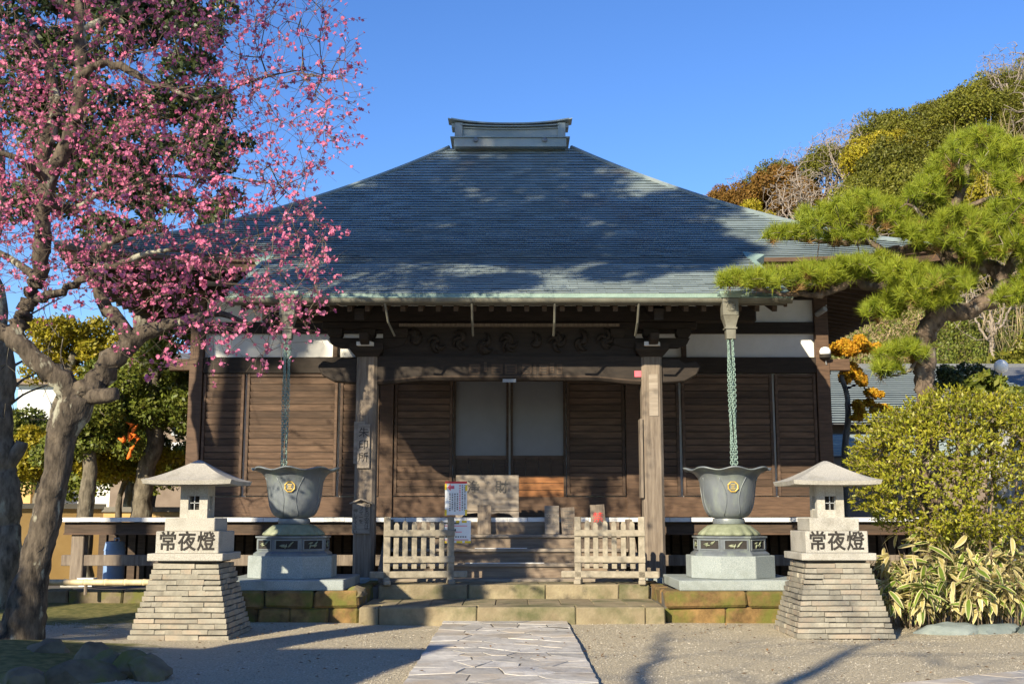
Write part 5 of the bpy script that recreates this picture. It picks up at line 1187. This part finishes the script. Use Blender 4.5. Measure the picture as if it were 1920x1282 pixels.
# ---------------------------------------------------------------- hill
def hill_h(x, y):
    Hx = np.interp(x, [-40, 0, 10, 16, 22, 30, 40, 50, 70, 120], [3, 9, 17, 23, 27.5, 31.5, 37, 41.5, 48, 54]); t = np.clip((y - 44) / 66, 0, 1); return Hx * (t * t * (3 - 2 * t)) ** .8
def hill():
    xs = np.arange(-40, 130, 4.); ys = np.arange(40, 260, 4.); X, Y = np.meshgrid(xs, ys); Z = hill_h(X, Y) - .4 + .5 * np.sin(X * .4) * np.cos(Y * .33); Z = np.where((Y < 42) | (X < -38), -1, Z)
    nx = len(xs); i = np.arange(len(ys) - 1)[:, None] * nx + np.arange(nx - 1)[None]; me = npmesh('hill', np.stack([X, Y, Z], -1).reshape(-1, 3), np.stack([i, i + 1, i + 1 + nx, i + nx], -1).reshape(-1, 4)); me.polygons.foreach_set('use_smooth', [True] * len(me.polygons))
    tag(link('hill', me, 'hill_soil'), 'wooded hillside', kind='structure')
    r = random.Random(21); protos = {}
    def proto(kind, k):
        if kind in ('olive', 'yellow', 'rust'):
            R_ = {'olive': 3.6, 'yellow': 3.0, 'rust': 2.6}[kind]; bl = blobs_dome(r, R_, 4.2, 26, 2.2); nm = {'olive': 'leaf_olive', 'yellow': 'leaf_yellow', 'rust': 'leaf_rust'}[kind]
            return leafy('hill_tree', None, (0, 0, -50), bl, 11000, .23, nm, [[(0, 0, -2), (.2, 0, 2), (0, 0, 4)], [.3, .22, .1]], seed=k, cat=None)
        if kind == 'cedar':
            bl = [(r.gauss(0, .15), r.gauss(0, .15), 1.5 + i * .62, max(.3, 1.9 * (1 - i / 15)) * r.uniform(.8, 1.1)) for i in range(15)]; return leafy('cedar_tree', None, (0, 0, -50), bl, 3400, .3, 'leaf_rust' if k % 2 else 'leaf_olive', [[(0, 0, -2), (0, 0, 5), (0, 0, 10.5)], [.3, .2, .04]], seed=k, cat=None)
        root = empty('leafless_tree', (0, 0, -50)); T = Tree(k); T.limb([(0, 0, -2), (.2, 0, 2), (0, .2, 4.5)], [.22, .17, .1], wob=.2)
        for j in range(5): a = j * 1.26 + r.random(); T.limb([(.1, .1, 2 + j * .4), (1.2 * math.cos(a), 1.2 * math.sin(a), 4.6), (2. * math.cos(a), 2. * math.sin(a), 7)], [.1, .07, .03], wob=.4)
        A = []
        while len(A) < 420:
            d = Vector((r.gauss(0, 1), r.gauss(0, 1), r.gauss(.3, 1))).normalized(); m = r.random() ** .4; A.append(Vector((d.x * 3.2 * m, d.y * 3.2 * m, 5.6 + d.z * 3.4 * m)))
        T.attract(A, .5, .15); T.radii(.018, 2.1); T.mesh(0, 9, 5).build('trunk', 'twig_grey', root, smooth='all'); return root
    for kind, ns in (('olive', 4), ('yellow', 2), ('rust', 2), ('cedar', 2), ('bare', 3)): protos[kind] = [proto(kind, 100 + i) for i in range(ns)]
    HT = {}; used = set(); WHERE = [(1500, 'hill flank by the hall roof'), (1650, 'hillside left of the pine top'), (1780, 'hillside behind the pine top'), (9999, 'hillside at the right picture edge')]
    COLR = {'olive': 'olive green domed tree', 'yellow': 'bright yellow green tree', 'rust': 'rusty brown leaved tree', 'cedar': 'pointed cedar', 'bare': 'bare greyish tree'}
    def place(kind, x, y, s, z=None):
        c = r.choice(protos[kind]); o = c if c.name not in used else copy_tree(c); used.add(c.name); o.location = (x, y, float(hill_h(x, y)) - .3 if z is None else z); o.rotation_euler = (0, 0, r.uniform(0, 6.28)); o.scale = (s, s, s * r.uniform(.85, 1.1))
        px = 960 + x / (y * 1.03) * FPX; w = next(t for a, t in WHERE if px < a); o['category'] = 'tree'; HT.setdefault((kind, w), []).append((px, o))
    y = 112.
    while y > 50:
        x = 8 + r.uniform(0, 4)
        while x < y * .55:
            px = 960 + x / (y * 1.03) * FPX; vis = px > 1290 and not (y < 74 and px < 1830)
            if vis:
                u = r.random(); 
                if px < 1430: k = 'olive' if u < .35 else 'bare' if u < .6 else 'rust' if u < .85 else 'yellow'
                elif px < 1560: k = 'rust' if u < .4 else 'bare' if u < .75 else 'olive'
                elif px < 1660: k = 'bare' if u < .3 else 'olive' if u < .8 else 'yellow'
                else: k = 'olive' if u < .74 else 'yellow' if u < .9 else 'bare'
                place(k, x + r.uniform(-1.2, 1.2), y + r.uniform(-2, 2), r.uniform(.75, 1.15))
            x += r.uniform(4.4, 6.2) 
        y -= 5.8
    for px, py, Y, k, s in ((1466, 280, 106, 'cedar', .75), (1400, 335, 104, 'rust', 1.), (1352, 350, 104, 'rust', .7), (1560, 235, 112, 'bare', 1.15), (1620, 195, 114, 'bare', 1.2), (1530, 262, 110, 'bare', 1.), (1870, 100, 116, 'bare', 1.1), (1915, 92, 116, 'bare', 1.1)):
        p = P(px, py, Y); hgt = {'cedar': 10.8, 'rust': 6.2, 'bare': 9}[k] * s; place(k, p.x, Y, s, p.z - hgt)
    for kk in protos.values():
        for c in kk:
            if c.name not in used:
                for ch in list(c.children): bpy.data.objects.remove(ch)
                bpy.data.objects.remove(c)
    ORD = 'leftmost,second,third,fourth,fifth,sixth,seventh,eighth,ninth,tenth,eleventh,twelfth,thirteenth,fourteenth,fifteenth,sixteenth,seventeenth,eighteenth,nineteenth,twentieth'.split(',')
    for (kind, w), L_ in HT.items():
        L_.sort(key=lambda t: t[0])
        for i, (_, o) in enumerate(L_):
            lb = COLR[kind] + ' on the ' + w
            if len(L_) > 1: lb = ('leftmost ' if i == 0 else ORD[min(i, 19)] + ' from left ') + lb
            o['label'] = lb; o['group'] = COLR[kind] + 's on the ' + w
    # dry pampas at the right edge
    n = 700; b = P(1905, 350, 60); C = np.stack([nrg.normal(0, 1.6, n), nrg.normal(0, 1.2, n), nrg.uniform(-9, 3.5, n)], -1); Dv = unit(np.stack([nrg.normal(0, .25, n), nrg.normal(0, .25, n), np.ones(n)], -1))
    tag(link('dry_reeds', leaves('dry_reeds', C, Dv, 1.8, .025, .1), 'dry_grass', None, tuple(b)), 'tall dry reeds on the slope at the right picture edge', 'reeds', kind='stuff')
hill()
# brown undergrowth low on the slope
def scrub(px0, px1, Y0, Y1, n, h, label, m, leaf, wd):
    y = nrg.uniform(Y0, Y1, n); x = (nrg.uniform(px0, px1, n) - 960) / FPX * y * 1.0; cl = np.sin(x * 2.1 + y) * np.cos(y * 1.7 - x); z = hill_h(x, y) - .3 + nrg.random(n) * h * (1 + .6 * cl); C = np.stack([x, y, z], -1); b = C.mean(0)
    Dv = unit(nrg.normal(size=(n, 3)) + np.array([.4, 0, .8])); tag(link('undergrowth', leaves('undergrowth', C - b, Dv, leaf, leaf * wd, .1), m, None, tuple(b)), label, 'undergrowth', kind='stuff')
scrub(1560, 1740, 52, 76, 15000, 1.1, 'dry brown undergrowth on the slope between the hall and the pine trunk', 'dry_grass', .9, .05)
scrub(1560, 1800, 50, 76, 26000, 1.5, 'green undergrowth mixed among the dry brown growth by the pine trunk', 'leaf_mid', .2, .6)
scrub(1790, 1990, 50, 76, 30000, 1.6, 'green undergrowth on the slope at the right picture edge', 'leaf_mid', .2, .6)

# ---------------------------------------------------------------- neighbouring buildings, wall
def neighbour():
    a = P(1640, 780, 41); b = empty('tiled_roof_building', (a.x + 1.5, 41, 0), 0, 'low building with pale green ribbed roof behind the bush', 'building'); z0, z1 = P(1640, 790, 38.8).z, P(1640, 690, 44).z
    MB().box(-5, 6, -1.2, 5, 0, z0).build('wall', 'house_brown', b); 
    rf = MB().add([(-6, -2.2, z0 - .1), (7, -2.2, z0 - .1), (7, 3, z1), (-6, 3, z1), (7, 8, z0), (-6, 8, z0)], [(0, 1, 2, 3), (3, 2, 4, 5)]).build('roof', 'house_roof', b)
    n = 26
    for i in range(n):
        t = i / n; MB().add([(-6, -2.2 + 5.2 * t, z0 - .02 + (z1 - z0 + .1) * t), (7, -2.2 + 5.2 * t, z0 - .02 + (z1 - z0 + .1) * t), (7, -2.06 + 5.2 * t, z0 + .03 + (z1 - z0 + .1) * t), (-6, -2.06 + 5.2 * t, z0 + .03 + (z1 - z0 + .1) * t)], [(0, 1, 2, 3)]).build('roof_sheet', 'roof_pale', rf)
    MB().box(-6, 7, 2.8, 3.2, z1 - .05, z1 + .15).build('ridge', 'house_roof', rf)
    MB().add([(-6, -4.5, z0 - 1.3), (2, -4.5, z0 - 1.3), (2, -2.3, z0 - .45), (-6, -2.3, z0 - .45)], [(0, 1, 2, 3)]).build('lower_roof', 'copper', b)
    MB().box(-6, 2, -4.3, -1.2, 0, z0 - 1.35).build('annex_wall', 'house_brown', b)
    for i in range(8): t = i / 8; MB().beam((-6, -4.5 + 2.2 * t, z0 - 1.28 + .85 * t), (2, -4.5 + 2.2 * t, z0 - 1.28 + .85 * t), .07, .06).build('roof_rib', 'copper_tile', b)
    q = P(1930, 700, 24); h = empty('side_house', (q.x + 1.2, 24, 0), 0, 'house with grey roof edge cut by the right picture edge', 'building')
    z = P(1900, 672, 24).z; MB().box(-.6, 4, .2, 4, 0, z - .9).build('wall', 'house_white', h)
    MB().add([(-1.6, -.8, z - .75), (5, -.8, z - .75), (5, 2, z + .2), (-1.6, 2, z + .05)], [(0, 1, 2, 3)]).build('roof', 'house_roof', h); MB().beam((-1.6, -.82, z - .8), (5, -.82, z - .8), .06, .14).build('fascia', 'wood_brown', h)
    for k in range(2): f = MB().box(.2 + 1.7 * k, 1.3 + 1.7 * k, .12, .21, 1.0, 2.1).build('window', 'grey_metal', h); MB().box(.27 + 1.7 * k, 1.23 + 1.7 * k, .1, .119, 1.07, 2.03).build('pane', 'glass', f)
    q = P(1877, 687, 20); l = empty('globe_lamp', (q.x, 20, 0), 0, 'round white globe lamp on a post at the right', 'lamp'); MB().tube([(0, 0, 0), (0, 0, q.z - .1)], .03, 8).build('post', 'grey_metal', l)
    MB().lathe([(.02, q.z - .125)] + [(.125 * math.sin(t), q.z - .125 * math.cos(t)) for t in np.linspace(.2, 2.95, 12)] + [(.01, q.z + .125)], 24).build('globe', 'lamp_white', l, smooth='all')
neighbour()
def left_side():
    a, b_ = P(20, 1000, 24.2), P(185, 1000, 27); w = empty('ochre_wall', (a.x, 25, 0), 0, 'ochre plaster garden wall with dark coping at the far left', 'wall')
    def seg(p, q, h, cap=True):
        m = MB().beam((p[0] - a.x, p[1] - 25, h / 2 - .2), (q[0] - a.x, q[1] - 25, h / 2 - .2), .22, h + .4).build('wall_panel', 'ochre_wall', w)
        MB().beam((p[0] - a.x, p[1] - 25, h + .06), (q[0] - a.x, q[1] - 25, h + .06), .34, .12).build('coping', 'wall_cap', w)
    seg((-14.5, 22.5), (b_.x, 27.2), P(150, 945, 26).z - .1); seg((b_.x, 27.2), (P(345, 945, 27.5).x + .5, 27.6), P(260, 950, 27.3).z - .12)
    # houses beyond
    c = P(85, 760, 48); h = empty('white_house', (c.x, 48, 0), 0, 'white two storey house far behind the garden trees at left', 'building')
    zt = P(85, 722, 48).z; MB().box(-1.2, 5, 0, 6, 0, zt).build('wall', 'house_white', h); MB().box(-1.6, 5.4, -.4, 6.4, zt, zt + .25).build('roof', 'house_brown', h)
    for k in range(2): f = MB().box(.2 + k * 2.2, 1.5 + k * 2.2, -.06, .02, zt - 1.9, zt - .7).build('window', 'grey_metal', h); MB().box(.28 + k * 2.2, 1.42 + k * 2.2, -.08, -.061, zt - 1.82, zt - .78).build('pane', 'glass', f)
    c = P(20, 800, 46); h = empty('low_house', (c.x, 46, 0), 0, 'pale low house with green roof edge at the left picture edge', 'building'); zt = P(20, 800, 46).z
    MB().box(-4, 1., 0, 5, 0, zt).build('wall', 'ochre_wall', h); MB().box(-4.5, 1.2, -.5, 5.5, zt, zt + .3).build('roof', 'verdigris', h)
    c = P(310, 760, 44); h = empty('brown_house', (c.x, 44, 0), 0, 'brown house with latticed balcony behind the garden trees beside the hall', 'building'); zt = P(310, 665, 44).z
    MB().box(-2., 6, 0, 6, 0, zt - .5).build('wall', 'house_brown', h); MB().add([(-3, -1, zt - .6), (7, -1, zt - .6), (7, 3, zt + .5), (-3, 3, zt + .5), (7, 7, zt - .6), (-3, 7, zt - .6)], [(0, 1, 2, 3), (3, 2, 4, 5)]).build('roof', 'house_roof', h)
    for zz in (zt - 1.5, zt - 3.6): MB().box(-1.9, 2, -.25, -.1, zz, zz + .12).build('balcony_rail', 'house_white', h)
    for k in range(16): MB().box(-1.9 + k * .25, -1.82 + k * .25, -.2, -.14, zt - 4.6, zt - 3.6).build('baluster', 'grey_metal', h)
    for k in range(2): f = MB().box(-1.6 + 1.9 * k, -.2 + 1.9 * k, -.05, .02, zt - 3.2, zt - 1.7).build('window', 'grey_metal', h); MB().box(-1.52 + 1.9 * k, -.28 + 1.9 * k, -.07, -.051, zt - 3.12, zt - 1.78).build('pane', 'glass', f)
    c = P(243, 832, 24); m = MB(); r = random.Random(3)
    for k in range(9):
        p = Vector((r.gauss(0, .1), r.gauss(0, .06), r.gauss(.02, .17))); m.tube([p, p + Vector((r.uniform(-.1, .1), r.uniform(-.04, .04), r.uniform(.03, .13))), p + Vector((r.uniform(-.12, .12), r.uniform(-.05, .05), r.uniform(.08, .22)))], [.015, .05, .012], 6)
    tag(m.build('orange_cloth', 'orange', None, smooth='all'), 'bright orange cloth scrap hanging among the garden trees', 'cloth').location = tuple(c)
left_side()

# ---------------------------------------------------------------- trees and store behind the photographer (they shade the court)
def behind():
    r = random.Random(17)
    for i, (x0, z0, Rr, nb, lb) in enumerate(((-19.3, 20.5, 4.4, 44, 'tall evergreen left of the court, farthest from the path'), (-16.6, 20.0, 5.0, 60, 'tall evergreen left of the court, middle of three'), (-11.6, 17.4, 3.3, 36, 'tall evergreen left of the court, nearest the path'))):
        y = 3. + i; x = x0 + .58 * y; zc = z0 - .5 * y; bl = []
        for k in range(nb):
            d = Vector((r.gauss(0, 1), r.gauss(0, 1), r.gauss(0, 1))).normalized() * r.random() ** .4; bl.append((d.x * Rr + (2.4 if i == 1 else -.4 if i == 2 else -.6), d.y * Rr * .6, zc + .5 + d.z * Rr * .95, Rr * r.uniform(.17, .3)))
        if i == 1: bl += [(r.uniform(-2.5, 2.2), r.uniform(-2, 2), zc + r.uniform(3.6, 6.4), r.uniform(.8, 1.3)) for _ in range(18)] + [(r.uniform(0, 5.2), r.uniform(-2, 2), zc - r.uniform(3.6, 5.2), r.uniform(.5, .9)) for _ in range(12)]
        tall_evergreen((x, y, 0), lb, bl, 15000, zc, 70 + i, .3, 'tall evergreens left of the court')
    T = Tree(77); root = empty('leafless_tree', (-6.5, -4, 0), 0, 'leafless tree behind the place where the photograph was taken', 'tree'); o = root.location
    T.limb([(-6.5, -4, -.2), (-6.3, -4, 3), (-6.0, -3.8, 6), (-6.2, -4, 9)], [.25, .2, .16, .06], wob=.1); T.limb([(-6.2, -4, 4), (-4, -3.6, 6.6), (-1, -3.4, 8)], [.13, .09, .03], wob=.3); T.limb([(-6.1, -4, 5.5), (-8, -4.4, 8), (-9.5, -4.2, 10)], [.12, .08, .03], wob=.3)
    A = [Vector((r.uniform(-10, 1.5), -4 + r.gauss(0, 1), r.uniform(7, 11.5))) for _ in range(150)]; T.attract(A, .5, .15); T.radii(.012, 2.2); T.mesh(0, 9, 7, o).build('trunk', 'bark', root, smooth='all')
    h = empty('store_house', (-11.5, 3, 0), 0, 'plain plastered store house left of the court', 'building')
    MB().box(-3.5, 3.6, -3, 2, 0, 4.2).build('wall', 'plaster', h); MB().add([(-4.2, -3.6, 4.1), (4.2, -3.6, 4.1), (4.2, -.5, 5.75), (-4.2, -.5, 5.75), (4.2, 2.6, 4.1), (-4.2, 2.6, 4.1)], [(0, 1, 2, 3), (3, 2, 4, 5), (1, 4, 2), (0, 3, 5)]).build('roof', 'house_roof', h)
behind()
rs_ = random.Random(5); leafy('shade_tree', 'dense round evergreen tree added beside the store house to shade the plum trunk', (-13.6, 4.2, 0), [(x_, y_, z_ + 5., .9) for x_, y_, z_ in [(rs_.uniform(-1.2, 1.2), rs_.uniform(-1, 1), rs_.uniform(-1.6, 1.3)) for _ in range(26)]], 12000, .16, 'leaf_dark', [[(0, 0, -.2), (.1, 0, 3), (0, 0, 5)], [.2, .16, .08]], seed=44)  # unseen tree, added to keep sun off the lower plum trunk

def litter():                                        # loose pebbles and fallen leaves on the court
    n = 34000; x = nrg.uniform(-7.5, 7.5, n); y = 10.6 + 6.6 * nrg.random(n) ** 1.2; keep = ~((np.abs(x + .1) < .93) | ((np.abs(x) < 4.3) & (y > 16.95))); x, y = x[keep], y[keep]; n = len(x)
    z = .012 * np.sin(x * 1.3 + y * .7) + .01 * np.sin(x * .6 - y * 1.9); s = nrg.uniform(.004, .012, n) * (1 + .5 * (nrg.random(n) < .02))
    base = np.array([[1, 0, 0], [0, 1, 0], [-1, 0, 0], [0, -1, 0], [0, 0, .7], [0, 0, -.5]]); a = nrg.uniform(0, 6.28, n); c, q = np.cos(a), np.sin(a); Bv = base[None] * (1 + nrg.uniform(-.35, .35, (n, 6, 1)))
    V = np.stack([(Bv[..., 0] * c[:, None] - Bv[..., 1] * q[:, None]) * s[:, None] + x[:, None], (Bv[..., 0] * q[:, None] + Bv[..., 1] * c[:, None]) * s[:, None] + y[:, None], Bv[..., 2] * s[:, None] + z[:, None] + .003], -1)
    f = np.array([(0, 1, 4), (1, 2, 4), (2, 3, 4), (3, 0, 4)]); F = (np.arange(n)[:, None, None] * 6 + f[None]).reshape(-1, 3)
    tag(link('pebbles', npmesh('pebbles', V.reshape(-1, 3), F), 'pebble'), 'loose pale pebbles on the court', 'gravel', kind='stuff')
    n = 260; x = nrg.uniform(-7, 7, n); y = nrg.uniform(11, 17, n); k = ~((np.abs(x) < 4.3) & (y > 16.95)); x, y = x[k], y[k]; n = len(x); D = unit(np.stack([nrg.normal(size=n), nrg.normal(size=n), nrg.normal(0, .15, n)], -1))
    z = np.where(np.abs(x + .1) < .95, .075, .03); tag(link('fallen_leaves', leaves('fallen_leaves', np.stack([x, y, z], -1), D, nrg.uniform(.03, .07, n), .03, .3, np.tile([0., 0, 1], (n, 1))), 'leaf_fallen'), 'brown fallen leaves scattered on the court', 'leaves', kind='stuff')
litter()
